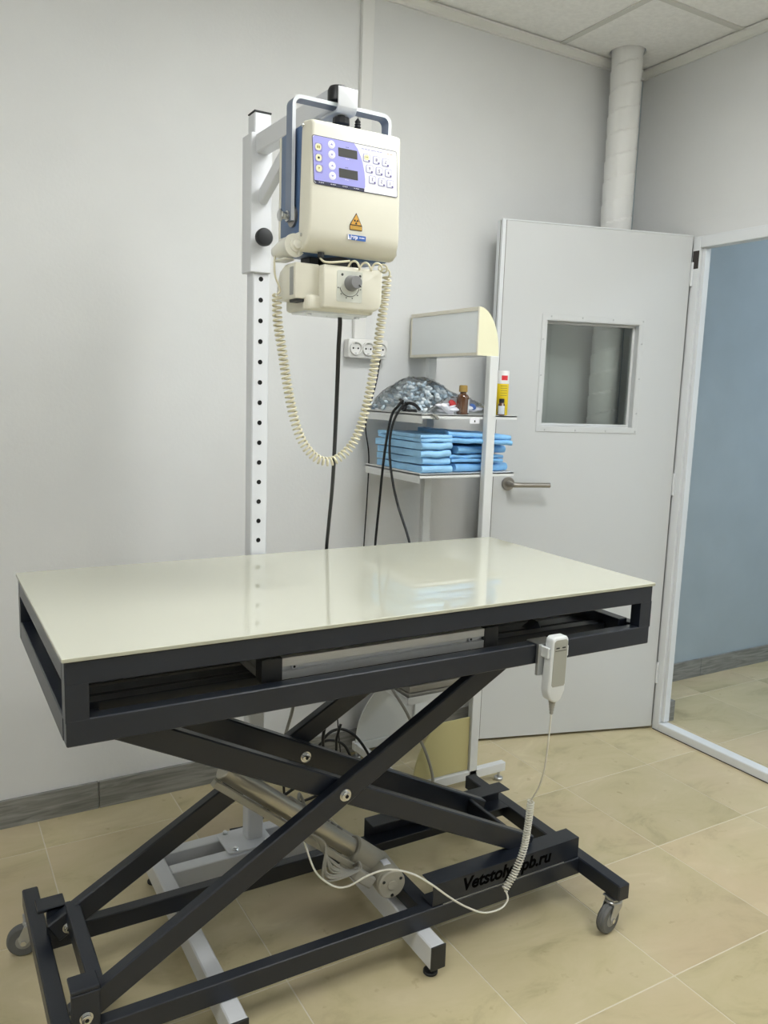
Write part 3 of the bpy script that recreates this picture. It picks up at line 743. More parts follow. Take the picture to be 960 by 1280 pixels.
b_ = BM(); add_cyl(b_, (.790, -.575, 1.762), (.790, -.592, 1.762), .008, n=12); add_lathe(b_, (.790, -.590, 1.762), (0, -1, 0), [(0, .012), (.004, .0215), (.016, .0225), (.022, .019), (.024, .008), (.0235, 0)], 28); obj('locking_knob', b_, 'black_plastic', st)
b_ = BM(); add_prism(b_, rrect(.705, .842, -.605, -.490, .012, 4), 'z', .0905, .0975, .001, 1); obj('base_plate', b_, 'stand_white', st)
for (x, y) in ((.729, -.500), (.729, -.592), (.824, -.502), (.820, -.592)):
    b_ = BM(); add_cyl(b_, (x, y, .0975), (x, y, .0990), .0095, n=20); add_cyl(b_, (x, y, .0990), (x, y, .105), .0062, n=6); obj('bolt', b_, 'chrome', st)
for (x0, x1, y0, y1) in ((.505, .545, -1.180, -.470), (1.000, 1.040, -1.180, -.470)):
    lg = box('foot_beam', 'stand_white', st, x0, x1, y0, y1, .030, .0905, .003)
    box('end_cap', 'black_plastic', lg, x0-.0005, x1+.0005, y0-.004, y0+.0005, .0295, .0910, .001)
    box('end_cap', 'black_plastic', lg, x0-.0005, x1+.0005, y1-.0005, y1+.004, .0295, .0910, .001)
    for yy in (y0+.028, y1-.022):
        b_ = BM(); add_cyl(b_, ((x0+x1)/2, yy, 0), ((x0+x1)/2, yy, .008), .018, n=24, bev=.002); add_cyl(b_, ((x0+x1)/2, yy, .008), ((x0+x1)/2, yy, .031), .005, n=12); obj('levelling_foot', b_, 'black_rubber', lg)
for (y0, y1) in ((-.612, -.572), (-.518, -.478)):
    box('cross_beam', 'stand_white', st, .545, 1.000, y0, y1, .030, .0900, .002)
# hanging bracket at the arm tip (clamps the carrying strap)
b_ = BM()
add_prism(b_, [(-1.010, 2.005), (-1.013, 2.003), (-1.013, 1.966), (-1.003, 1.955), (-.930, 1.958), (-.930, 1.963), (-1.001, 1.961), (-1.009, 1.968), (-1.009, 2.005)], 'x', .787, .832, .0012, 1)
obj('hanger_bracket', b_, 'stand_white', st)
b_ = BM(); add_lathe(b_, (.800, -.985, 1.977), (0, 0, 1), [(0, .017), (.004, .0225), (.026, .0225), (.033, .019), (.036, .008), (.0365, 0)], 28); obj('clamp_knob', b_, 'black_plastic', st)
b_ = BM(); add_cyl(b_, (.808, -.985, 1.960), (.808, -.985, 1.950), .008, n=16)
add_lathe(b_, (.808, -.985, 1.9535), (0, 0, -1), [(0, .009), (.003, .0175), (.015, .0185), (.020, .015), (.021, 0)], 10); obj('clamp_knob', b_, 'black_plastic', st)

# ================================================================== X-RAY UNIT
UO = Vector((.8064, -.985, 1.97))
un = thing('x_ray_unit', 'cream and blue portable x-ray generator hung from the column arm', 'x-ray unit', (.8064, -.985, 1.66))
UX0, UX1 = .7025, .9115
UYS, UYB, UYF = -1.030, -.912, -1.066
# blue rear housing
b_ = BM(); add_prism(b_, [(UYS-.004, 1.913), (UYB+.004, 1.913), (UYB, 1.905), (UYB, 1.680), (UYB-.008, 1.664), (UYS+.02, 1.660), (UYS-.004, 1.668)], 'x', UX0+.001, UX1-.001, .004, 2); hs_ = obj('rear_housing', b_, 'unit_blue', un, angle=50)
b_ = BM(); add_box(b_, UX0-.001, UX1+.001, UYB-.004, UYB+.006, 1.672, 1.912, .003); obj('back_plate', b_, 'unit_cream', un)
# cream front cover: flat face, swept-back lower edge, slightly wider at the bottom
prof = [(UYS, 1.9165), (UYF+.010, 1.9135), (UYF+.003, 1.910), (UYF, 1.903), (UYF, 1.706), (UYF+.002, 1.692), (UYF+.007, 1.680), (UYF+.015, 1.671), (UYF+.025, 1.665), (UYS+.004, 1.663), (UYS+.004, 1.90)]
b_ = BM(); add_prism(b_, prof, 'x', UX0-.001, UX1+.001, 0)
for v in b_.verts:
    f = (1.915-v.co.z)/.25; c = (UX0+UX1)/2; v.co.x = c+(v.co.x-c)*(1+.045*max(0, f)-(.035 if v.co.y < UYS-.02 else 0))
bmesh.ops.recalc_face_normals(b_, faces=b_.faces)
side = [e for e in b_.edges if len(e.link_faces) == 2 and any(abs(f.normal.x) > .8 for f in e.link_faces) and not all(abs(f.normal.x) > .8 for f in e.link_faces) and min(v.co.y for v in e.verts) < UYS-.001]
bmesh.ops.bevel(b_, geom=side, offset=.006, segments=3, affect='EDGES', profile=.5)
obj('front_cover', b_, 'unit_cream', un, angle=40)
for z in (1.905, 1.695):
    for x in (UX0-.004, UX1+.004):
        b_ = BM(); add_cyl(b_, (x-.001, UYS-.004, z), (x+.001, UYS-.004, z), .0035, n=12); obj('screw', b_, 'chrome', un)
def marks(name, m, par, x, z, w_, h=.0007, y=None, gaps=3):
    b_ = BM(); y = LY-.0014 if y is None else y; seg = w_/gaps
    for k in range(gaps):
        a = x-w_/2+seg*k; add_box(b_, a, a+seg*(.86 if k % 2 else .7), y-.0002, y+.0001, z-h/2, z+h/2)
    return obj(name, b_, m, par)
# control label with raised keys
LY = UYF-.0004
def plate(name, m, par, poly, y0, y1, bev=0): 
    b_ = BM(); add_prism(b_, poly, 'y', y0, y1, bev, 1); return obj(name, b_, m, par)
skx = lambda z: (1.881-z)*.065
def sk(poly): return [(x+skx(z), z) for x, z in poly]
cpn = plate('control_panel', 'label_border', un, sk(rrect(.7035, .8985, 1.7895, 1.8815, .005)), LY-.0006, LY)
plate('panel_white', 'label_white', cpn, sk(rrect(.7048, .8972, 1.7908, 1.8802, .004)), LY-.0010, LY-.0005)
cur = [(.797, 1.8802), (.805, 1.871), (.812, 1.857), (.816, 1.845), (.819, 1.83), (.8205, 1.815), (.820, 1.80), (.818, 1.7965)]
plate('panel_blue', 'label_blue', cpn, sk([(.7048, 1.7965), (.7048, 1.876), (.709, 1.8802)]+cur), LY-.0014, LY-.0009)
plate('panel_strip', 'label_border', cpn, sk([(.7048, 1.7965), (.8185, 1.7965), (.8175, 1.7908), (.709, 1.7908)]), LY-.0014, LY-.0009)
for k in range(4):
    marks('fine_print', 'label_white', cpn, .7265+.0265*k, 1.7937, .013, .0009, LY-.0015)
for k, z in enumerate((1.859, 1.839, 1.819)):
    x = .7165+skx(z); plate('mode_key', 'button_outline', cpn, rrect(x-.0080, x+.0080, z-.0080, z+.0080, .003), LY-.0016, LY-.0013); 
    kx = plate('mode_key', 'button_yellow', cpn, rrect(x-.0072, x+.0060, z-.0058, z+.0072, .0055), LY-.0020, LY-.0014)
    b_ = BM()
    if k == 1: add_cyl(b_, (x-.0006, LY-.0019, z+.0006), (x-.0006, LY-.0022, z+.0006), .0024, n=14); obj('key_mark', b_, 'ink_black', cpn)
    elif k == 0: 
        for q in (-.002, .0018): add_box(b_, x+q-.0015, x+q+.0012, LY-.0022, LY-.0019, z-.0018, z+.003)
        obj('key_mark', b_, 'ink_olive', cpn)
    else: b_.free(); plate('key_mark', 'ink_olive', cpn, [(x-.0024, z+.0030), (x+.0012, z+.0030), (x-.0006, z-.0018)], LY-.0022, LY-.0019)
for k, z in enumerate((1.869, 1.850, 1.829, 1.810)):
    x = .7455+skx(z)
    b_ = BM(); add_lathe(b_, (x, LY-.0013, z), (0, -1, 0), [(0, .0078), (.0004, .0078), (.0006, .0066)], 24); obj('arrow_key', b_, 'label_white', cpn)
    b_ = BM(); add_cyl(b_, (x, LY-.0018, z), (x, LY-.0024, z), .0060, n=24, bev=.0003); o = obj('arrow_key', b_, 'button_white', cpn)
    s_ = 1 if k % 2 == 0 else -1
    plate('key_mark', 'button_outline', cpn, [(x-.0028, z-.0012*s_), (x+.0028, z-.0012*s_), (x, z+.0022*s_)], LY-.0027, LY-.0022)
for k, (za, zb) in enumerate(((1.8500, 1.8665), (1.8100, 1.8275))):
    plate('display', 'display_dark', cpn, sk([(.7605, za), (.8035, za), (.8035, zb), (.7605, zb)]), LY-.0019, LY-.0013, .0003)
    marks('fine_print', 'ink_purple', cpn, .782, zb+.0030, .007, .0010, LY-.0015, 2); marks('fine_print', 'label_white', cpn, .783, za-.0028, .008, .0009, LY-.0015, 2)
marks('fine_print', 'button_outline', cpn, .840, 1.8733, .050, .0011, LY-.0011, 7)
marks('fine_print', 'warn_orange', cpn, .882, 1.8725, .014, .0009, LY-.0011, 2)
keys = [('', .8270, 1.857), ('8', .8500, 1.856), ('7', .8720, 1.855), ('6', .8345, 1.8365), ('5', .8575, 1.8355), ('4', .8795, 1.8350), ('3', .8420, 1.8165), ('2', .8640, 1.8150), ('1', .8845, 1.8145)]
for (tx_, x, z) in keys:
    plate('number_key', 'button_outline', cpn, rrect(x-.0082, x+.0082, z-.0078, z+.0078, .003), LY-.0016, LY-.0009)
    plate('number_key', 'button_white', cpn, rrect(x-.0074, x+.0074, z-.0070, z+.0070, .0025), LY-.0020, LY-.0014)
    plate('number_key', 'button_yellow' if not tx_ else 'label_white', cpn, rrect(x-.0062, x+.0052, z-.0046, z+.0060, .0045), LY-.0024, LY-.0018)
    if tx_: text('key_mark', tx_, 'ink_purple', cpn, .0085, front_mtx(x-.0005, LY-.0026, z+.0007, True), .0001, bold=.0001)
    else: marks('key_mark', 'ink_olive', cpn, x-.0005, z+.0012, .0075, .0012, LY-.0025, 3)
    plate('key_corner', 'ink_purple', cpn, rrect(x+.0036, x+.0066, z-.0066, z-.0036, .001, 2), LY-.0026, LY-.0019)
# radiation sticker and maker's badge
ws = plate('warning_sticker', 'ink_black', un, [(.8070, 1.7465), (.8215, 1.7215), (.8215, 1.7115), (.7925, 1.7115), (.7925, 1.7215)], LY-.0006, LY, .0004)
plate('sticker_field', 'warn_orange', ws, [(.8070, 1.7435), (.8190, 1.7228), (.7950, 1.7228)], LY-.0010, LY-.0005)
plate('sticker_field', 'warn_orange', ws, [(.7938, 1.7128), (.8202, 1.7128), (.8202, 1.7205), (.7938, 1.7205)], LY-.0010, LY-.0005)
for k in range(3):
    c = (.8070, 1.7290); a0 = R(90+120*k+60); poly = []
    for q in range(6): a = a0-R(28)+R(56)*q/5; poly.append((c[0]+.0055*math.cos(a), c[1]+.0055*math.sin(a)))
    for q in range(5, -1, -1): a = a0-R(28)+R(56)*q/5; poly.append((c[0]+.0016*math.cos(a), c[1]+.0016*math.sin(a)))
    plate('trefoil_blade', 'ink_black', ws, poly, LY-.0013, LY-.0009)
b_ = BM(); add_cyl(b_, (.807, LY-.0009, 1.729), (.807, LY-.0013, 1.729), .0010, n=12); obj('trefoil_centre', b_, 'ink_black', ws)
for q in range(2):
    b_ = BM(); add_box(b_, .7955, .8185, LY-.0012, LY-.0009, 1.7143+.0032*q, 1.7153+.0032*q); obj('sticker_line', b_, 'ink_olive', ws)
bg = plate('maker_badge', 'logo_blue', un, rrect(.7885, .8310, 1.6920, 1.7025, .001, 2), LY-.0007, LY, .0002)
plate('badge_stripe', 'label_white', bg, [(.7935, 1.6925), (.7885, 1.6925), (.7885, 1.7020), (.7900, 1.7020)], LY-.0010, LY-.0006)
text('badge_print', 'jerp', 'label_white', bg, .0105, front_mtx(.8030, LY-.0010, 1.6980), .0001, .1, bold=.0003)
marks('badge_mark', 'label_white', bg, .8220, 1.6978, .013, .0018, LY-.0009, 3)
# carrying strap
SY0, SY1 = -1.000, -.970
so = .1160; ztop = 1.9745
def upath(h):
    P = [(-h, 1.728)]; r = .020-(so-h)
    for q in range(9):
        a = R(180-90*q/8); P.append((-h+r+r*math.cos(a), ztop-(so-h)-r+r*math.sin(a)))
    for q in range(9):
        a = R(90-90*q/8); P.append((h-r+r*math.cos(a), ztop-(so-h)-r+r*math.sin(a)))
    P.append((h, 1.728)); return P
outer, inner = upath(so), upath(so-.0075)
poly = [(UO.x+x, z) for x, z in outer]+[(UO.x+x, z) for x, z in inner[::-1]]
b_ = BM()
n_ = len(outer)
A = [[b_.verts.new((UO.x+x, y, z)) for x, z in outer] for y in (SY0, SY1)]; B = [[b_.verts.new((UO.x+x, y, z)) for x, z in inner] for y in (SY0, SY1)]
for i in range(n_-1):
    b_.faces.new((A[0][i], A[0][i+1], A[1][i+1], A[1][i])); b_.faces.new((B[0][i], B[1][i], B[1][i+1], B[0][i+1]))
    b_.faces.new((A[0][i], B[0][i], B[0][i+1], A[0][i+1])); b_.faces.new((A[1][i], A[1][i+1], B[1][i+1], B[1][i]))
for i in (0, n_-1): b_.faces.new((A[0][i], A[1][i], B[1][i], B[0][i]))
sp = obj('carrying_strap', b_, ['strap_paint', 'strap_edge'], un, angle=50)
for p in sp.data.polygons:
    if abs(p.normal.y) > .9: p.material_index = 1
for s_ in (-1, 1):
    xx = UO.x+s_*(so-.0076)
    b_ = BM(); add_cyl(b_, (UO.x+s_*(.1035), -.985, 1.738), (xx, -.985, 1.738), .021, n=28); obj('strap_washer', b_, 'brushed_steel', un)
    xx = UO.x+s_*so
    b_ = BM(); add_lathe(b_, (xx, -.985, 1.738), (s_, 0, 0), [(0, .011), (.003, .011), (.004, .008), (.013, .008), (.016, .0125), (.019, .0125), (.021, .009)], 20); obj('strap_bolt', b_, 'chrome', un)
# cable gland on top
b_ = BM(); add_lathe(b_, (.845, -.990, 1.912), (0, 0, 1), [(0, .010), (.008, .010)]+[(.009+.0055*k+q, (.0085 if q == .001 else .0066)-.0004*k) for k in range(6) for q in (.001, .0035)]+[(.046, 0)], 16); obj('cable_gland', b_, 'black_rubber', un)

# collimator
cm = BM()
add_prism(cm, [(.744, 1.641), (.880, 1.641), (.884, 1.636), (.884, 1.572), (.878, 1.560), (.868, 1.554), (.744, 1.554)], 'y', -1.050, -.930, .004, 2)
co = obj('collimator', cm, 'unit_cream', un, angle=50, label='cream collimator box with a grey dial')
b_ = BM(); add_prism(b_, rrect(.712, .876, -1.034, -.925, .012, 4), 'z', 1.548, 1.580, .006, 2); obj('lower_shell', b_, 'unit_cream', co, angle=50)
b_ = BM(); add_prism(b_, rrect(.720, .868, -1.022, -.935, .010, 4), 'z', 1.544, 1.549, .001, 1); obj('beam_window', b_, 'screen_grey', co)
b_ = BM(); add_prism(b_, [(-1.028, 1.642), (-.975, 1.642), (-.945, 1.630), (-.930, 1.600), (-.930, 1.570), (-1.028, 1.570)], 'x', .690, .745, .003, 2); md = obj('side_module', b_, 'unit_cream', co, angle=40)
b_ = BM(); add_box(b_, .6888, .6898, -1.020, -1.002, 1.577, 1.634, .0003); obj('silver_label', b_, 'aluminium_dull', md)
b_ = BM(); add_box(b_, .696, .716, -1.024, -.985, 1.564, 1.571, .001); obj('slot', b_, 'black_plastic', md)
b_ = BM(); add_box(b_, .740, .760, -.99, -.94, 1.64, 1.668, .002); add_box(b_, .840, .860, -.99, -.94, 1.64, 1.668, .002); add_cyl(b_, (.80, -.98, 1.644), (.80, -.98, 1.670), .04, n=24); obj('neck', b_, 'black_plastic', co)
pl = plate('dial_plate', 'dial_plate', co, rrect(.7745, .8345, 1.5685, 1.6320, .004), -1.0508, -1.0498)
kx_, kz_ = .8080, 1.6075
b_ = BM(); add_lathe(b_, (kx_, -1.0505, kz_), (0, -1, 0), [(0, .0165), (.006, .0160), (.014, .0140), (.024, .0132), (.0255, .0120), (.0255, 0)], 32); kn = obj('dial_knob', b_, 'knob_grey', co)
b_ = BM(); add_beam(b_, (kx_+.005, -1.0765, kz_-.005), (kx_+.010, -1.0765, kz_-.0095), .001, .0018, 0); obj('pointer', b_, 'ink_black', kn)
arc = [(kx_-.004+.0235*math.cos(R(a)), -1.0512, kz_-.004+.0235*math.sin(R(a))) for a in range(195, 346, 10)]
b_ = BM(); add_tube(b_, arc, .0006, 5, 0); obj('scale_arc', b_, 'ink_black', pl)
for k in range(6):
    a = R(195+30*k); x = kx_-.004+.0275*math.cos(a); z = kz_-.004+.0275*math.sin(a)
    b_ = BM(); add_box(b_, x-.0011, x+.0011, -1.0513, -1.0506, z-.0011, z+.0011); obj('scale_mark', b_, 'ink_black', pl)
for (x, z) in ((.7865, 1.6235), (.8285, 1.6235)):
    b_ = BM(); add_cyl(b_, (x, -1.0506, z), (x, -1.0512, z), .0028, n=12); obj('scale_mark', b_, 'display_dark', pl)
for (x, y) in ((.735, -1.0), (.850, -1.0)):
    b_ = BM(); add_cyl(b_, (x, y, 1.540), (x, y, 1.5445), .006, n=14); obj('screw', b_, 'chrome', co)

# hand switch in its holder with the long coiled cord
hw_ = thing('exposure_switch', 'cream hand switch on the x-ray unit with a long coiled cord', 'hand switch', (.69, -1.0, 1.69))
b_ = BM(); add_lathe(b_, (.688, -.925, 1.672), (.05, -1, .04), [(0, .005), (.004, .012), (.03, .017), (.06, .020), (.085, .020), (.088, .0235), (.094, .0235), (.096, .018)], 28); obj('grip', b_, 'unit_cream_light', hw_, angle=50)
b_ = BM(); add_lathe(b_, (.6925, -1.021, 1.6755), (.05, -1, .04), [(0, .0135), (.004, .0135), (.005, .009), (.013, .009), (.0145, .007), (.0145, 0)], 28); obj('push_button', b_, 'unit_cream_light', hw_, angle=50)
b_ = BM(); add_box(b_, .6975, .7015, -1.028, -.918, 1.655, 1.702, .002); add_box(b_, .676, .7015, -1.000, -.950, 1.648, 1.653, .002); obj('holder', b_, 'unit_cream_light', hw_)
b_ = BM()
def S(px, py, y):   # point on a vertical plane seen at a given spot, used to lay the cords
    d = cf + r2*(px-480)/F_PX - u2*(py-640)/F_PX; t = (y+2.5982)/d.y
    return Vector((0, -2.5982, 1.38552))+d*t
y1_ = -.975
lead = [Vector((.688, -.927, 1.671)), S(343, 326, -.955), S(343, 330, y1_), S(344, 345, y1_), S(350, 362, y1_), S(346, 368, y1_)]
add_tube(b_, lead, .0022, 8, 8)
def SX(px, py, x):  # the same on a plane across the room
    d = cf + r2*(px-480)/F_PX - u2*(py-640)/F_PX; return Vector((0, -2.5982, 1.38552))+d*(x/d.x)
main = [S(346, 368, y1_), S(347, 400, y1_), S(353, 440, y1_), S(359, 480, y1_), S(367, 520, y1_), S(377, 550, y1_), S(392, 570, y1_), S(408, 577, y1_-.002), S(424, 572, y1_-.004), S(440, 556, y1_-.006), S(452, 530, y1_-.01), S(462, 490, y1_-.015), S(470, 445, y1_-.02), S(477, 400, y1_-.025), S(482, 365, y1_-.03), S(484, 345, y1_-.035)]
def dens(u): return u+.035*math.sin(2*math.pi*u)*0
add_tube(b_, coil_points(main, .0088, 84, 12), .0023, 6, 0)
yc_ = -1.052
c2 = [S(484, 345, y1_-.035), S(481, 337, -1.03), S(474, 334, yc_), S(456, 333, yc_), S(437, 330, yc_)]
add_tube(b_, coil_points(c2, .0075, 5, 14), .0023, 6, 0)
add_tube(b_, [S(437, 330, yc_)+Vector((0, 0, .006)), S(430, 327, yc_), S(415, 328, yc_), S(405, 327, -1.045), S(400, 322, -1.04)], .0023, 8, 8)
obj('coiled_cord', b_, 'cable_cream', hw_, angle=80)
b_ = BM(); add_cyl(b_, S(401, 322, -1.04), S(401, 322, -1.04)+Vector((0, 0, .01)), .007, n=14); obj('cord_entry', b_, 'black_plastic', hw_)

# black and grey cables
o = tube('power_cable', 'cable_black', None, [(.790, -.97, 1.548), S(424, 392, -.97), S(423, 440, -.93), S(420, 520, -.86), S(416, 600, -.74), S(411, 655, -.62), S(408, 690, -.55), S(408, 740, -.545), S(409, 820, -.545), S(409, 885, -.54), S(404, 920, -.52), S(398, 960, -.48), (.93, -.40, .10), (.88, -.36, .02), (.80, -.34, .006)], .0050, 10, 8)
tag(o, 'thick black power cable hanging from the x-ray unit to behind the table', 'cable')
o = tube('looped_cable', 'cable_black', None, [S(426, 905, -.45), S(421, 922, -.45), S(415, 945, -.42), (1.02, -.35, .25), (1.0, -.30, .12), (1.03, -.28, .012), (1.15, -.26, .006)], .0045, 10, 8)
tag(o, 'black cable dropping to the floor beside the cable loops under the table', 'cable')
o = tube('looped_cable', 'cable_black', None, [S(392, 960, -.42), S(397, 935, -.42), S(408, 926, -.42), S(422, 927, -.42), S(433, 935, -.42), S(440, 955, -.42), S(440, 985, -.40), (1.12, -.36, .02), (1.10, -.30, .006)], .0045, 10, 8)
tag(o, 'smaller black cable loop seen between the scissor arms', 'cable')
o = tube('looped_cable', 'cable_black', None, [S(404, 924, -.36), S(415, 914, -.36), S(430, 912, -.36), S(446, 922, -.36), S(460, 942, -.36), S(470, 965, -.36), (1.33, -.33, .05), (1.34, -.28, .007), (1.30, -.2, .006)], .0048, 10, 8)
tag(o, 'larger black cable loop seen between the scissor arms', 'cable')
o = tube('thin_cord', 'cable_black', None, [(1.474, -.033, 1.53), (1.478, -.036, 1.51), S(476, 447, -.02), S(470, 480, -.02), S(461, 512, -.02), S(457, 535, -.02), S(461, 570, -.02), S(459, 620, -.02), S(455, 680, -.02), S(452, 740, -.02), (1.33, -.03, .30), (1.34, -.05, .006)], .0026, 8, 8)
tag(o, 'thin dark cord running down the wall from the socket block', 'cord')
o = tube('hanging_cable', 'cable_black', None, [SX(504, 500, 1.404), SX(498, 507, 1.392), SX(490, 518, 1.387), SX(484, 545, 1.386), SX(479, 580, 1.386), SX(474, 630, 1.388), SX(469, 682, 1.392), SX(466, 740, 1.392), SX(464, 800, 1.392)], .0046, 10, 8)
tag(o, 'straighter of two black cables hanging from the left edge of the upper shelf', 'cable')
o = tube('hanging_cable', 'cable_black', None, [SX(508, 503, 1.404), SX(499, 513, 1.389), SX(491, 530, 1.376), SX(487, 555, 1.374), SX(489, 590, 1.376), SX(497, 630, 1.385), SX(512, 679, 1.392), SX(520, 735, 1.392), SX(523, 790, 1.392)], .0042, 10, 8)
tag(o, 'bowed right-hand black cable hanging from the left edge of the upper shelf', 'cable')
o = tube('grey_cable', 'cable_grey', None, [S(368, 860, -.5), S(366, 885, -.5), S(357, 918, -.5), S(350, 950, -.5), (.84, -.44, .25), S(334, 990, -.42), S(331, 1010, -.42), S(337, 1022, -.43), S(352, 1026, -.44), S(372, 1020, -.44), (1.0, -.42, .12), (1.05, -.38, .02)], .0048, 10, 8)
tag(o, 'grey cable curving behind the stand column under the table', 'cable')
o = tube('grey_cable', 'cable_grey', None, [S(488, 858, -.40), S(497, 872, -.44), S(508, 890, -.455), S(518, 912, -.46), S(532, 940, -.46), S(541, 975, -.46), (1.45, -.47, .03), (1.40, -.48, .006), (1.30, -.46, .006)], .0050, 10, 8)
tag(o, 'grey cable hanging in front of the yellow trolley panel', 'cable')

# ================================================================== TROLLEY
tx0, tx1, ty0, ty1 = 1.400, 1.788, -.425, -.065
tr2 = thing('trolley', 'white shelf trolley with quarter-round yellow panels between table and door', 'trolley', (1.60, -.25, 0))
for z in (1.318, 1.125):
    b_ = BM(); add_box(b_, tx0, tx1, ty0, ty1, z-.006, z, .001); add_box(b_, tx0, tx1, ty0, ty0+.002, z-.014, z, .0005); add_box(b_, tx0, tx0+.002, ty0, ty1, z-.030, z+.004, .0005)
    obj('shelf', b_, 'trolley_white', tr2)
b_ = BM(); add_box(b_, tx0-.01, 1.66, ty0, ty1, .350, .356, .001); add_box(b_, tx0-.01, 1.66, ty0-.002, ty0, .346, .372, .0008); add_box(b_, tx0-.012, tx0-.010, ty0, ty1, .346, .372, .0008); obj('shelf', b_, 'trolley_white', tr2)
for y in (-.452, -.085):
    box('post', 'trolley_white', tr2, 1.642, 1.676, y, y+.025, .045, 1.512, .002)
for y in (-.452, -.075):
    b_ = BM(); add_box(b_, 1.385, 1.806, y, y+.025, .035, .068, .002); bb = obj('base_beam', b_, 'trolley_white', tr2)
    for x in (1.40, 1.785):
        b_ = BM(); add_cyl(b_, (x, y+.0125, 0), (x, y+.0125, .012), .016, n=24, bev=.002); add_cyl(b_, (x, y+.0125, .012), (x, y+.0125, .036), .005, n=12); obj('levelling_foot', b_, 'zinc', bb)
box('base_beam', 'trolley_white', tr2, 1.388, 1.413, -.427, -.075, .036, .067, .002)
# quarter panels at the bottom
def quarter(name, m, y, cx_, cz_, r_, top, th=.006, n=22):
    poly = [(cx_, cz_)]
    for q in range(n+1):
        a = R(90*q/n); z_ = r_*math.sin(a)
        if z_ > top: break
        poly.append((cx_-r_*math.cos(a), cz_+z_))
    if poly[-1][0] < cx_-.001: poly += [(cx_-math.sqrt(r_*r_-top*top), cz_+top), (cx_, cz_+top)]
    b_ = BM(); add_prism(b_, poly, 'y', y, y+th, .001, 1); return obj(name, b_, m, tr2)
quarter('side_panel', 'yellow_panel', -.440, 1.678, .069, .262, .196)
quarter('side_panel', 'trolley_white', -.072, 1.652, .069, .262, .262)
# head box
hb = BM(); poly = [(1.604, 1.512)]+[(1.604+.086*math.cos(R(90*q/16)), 1.512+.156*math.sin(R(90*q/16))) for q in range(17)]
poly = [(1.604+(x-1.604), z) for x, z in poly]
add_prism(hb, poly, 'y', -.4315, -.4265, .0006, 1); hd_ = obj('head_box', hb, 'yellow_plastic', tr2, label='quarter-round head box, yellow end and grey front')
b_ = BM(); add_prism(b_, [(1.6065+(x-1.604)*.97, 1.513+(z-1.512)*.985) for x, z in poly], 'y', -.4265, -.020, 0); obj('hood', b_, 'trolley_white', hd_)
b_ = BM(); add_prism(b_, poly, 'y', -.020, -.015, .0006, 1); obj('end_cap', b_, 'yellow_plastic', hd_)
b_ = BM(); add_box(b_, 1.6035, 1.6065, -.4265, -.020, 1.522, 1.655, .0004); obj('screen', b_, 'screen_grey', hd_)
b_ = BM(); add_box(b_, 1.6005, 1.6085, -.4300, -.0165, 1.512, 1.5215, .0008); add_box(b_, 1.6005, 1.6085, -.4300, -.0165, 1.655, 1.668, .0008)
add_box(b_, 1.6005, 1.6085, -.0215, -.0165, 1.52, 1.656, .0008); add_box(b_, 1.6005, 1.6085, -.4310, -.4265, 1.52, 1.656, .0008); obj('screen_frame', b_, 'box_cream', hd_)
b_ = BM(); add_box(b_, 1.612, 1.630, -.40, -.25, 1.664, 1.668, .002); obj('top_catch', b_, 'yellow_plastic', hd_)
# shelf tag
b_ = BM(); add_prism(b_, rrect(1.588, 1.628, 1.290, 1.308, .003), 'y', -.4275, -.4255, .0005, 1); tg_ = obj('shelf_tag', b_, 'label_white', tr2, label='small white tag on the upper shelf edge')
b_ = BM(); add_box(b_, 1.606, 1.610, -.4282, -.4274, 1.294, 1.301); obj('tag_mark', b_, 'ink_black', tg_)
# boards on the lowest shelf
for k, (z, dx) in enumerate(((.3565, 0), (.380, .006), (.403, -.004))):
    b_ = BM(); add_box(b_, 1.400+dx, 1.636+dx, -.415+.006*k, -.09, z, z+.021, .002)
    o = obj('flat_board', b_, 'board_grey'); tag(o, ('flat grey board lowest in the pile on the bottom trolley shelf', 'flat grey board in the middle of the pile on the bottom trolley shelf', 'flat grey board topmost in the pile on the bottom trolley shelf')[k], 'board', 'boards on the bottom shelf')

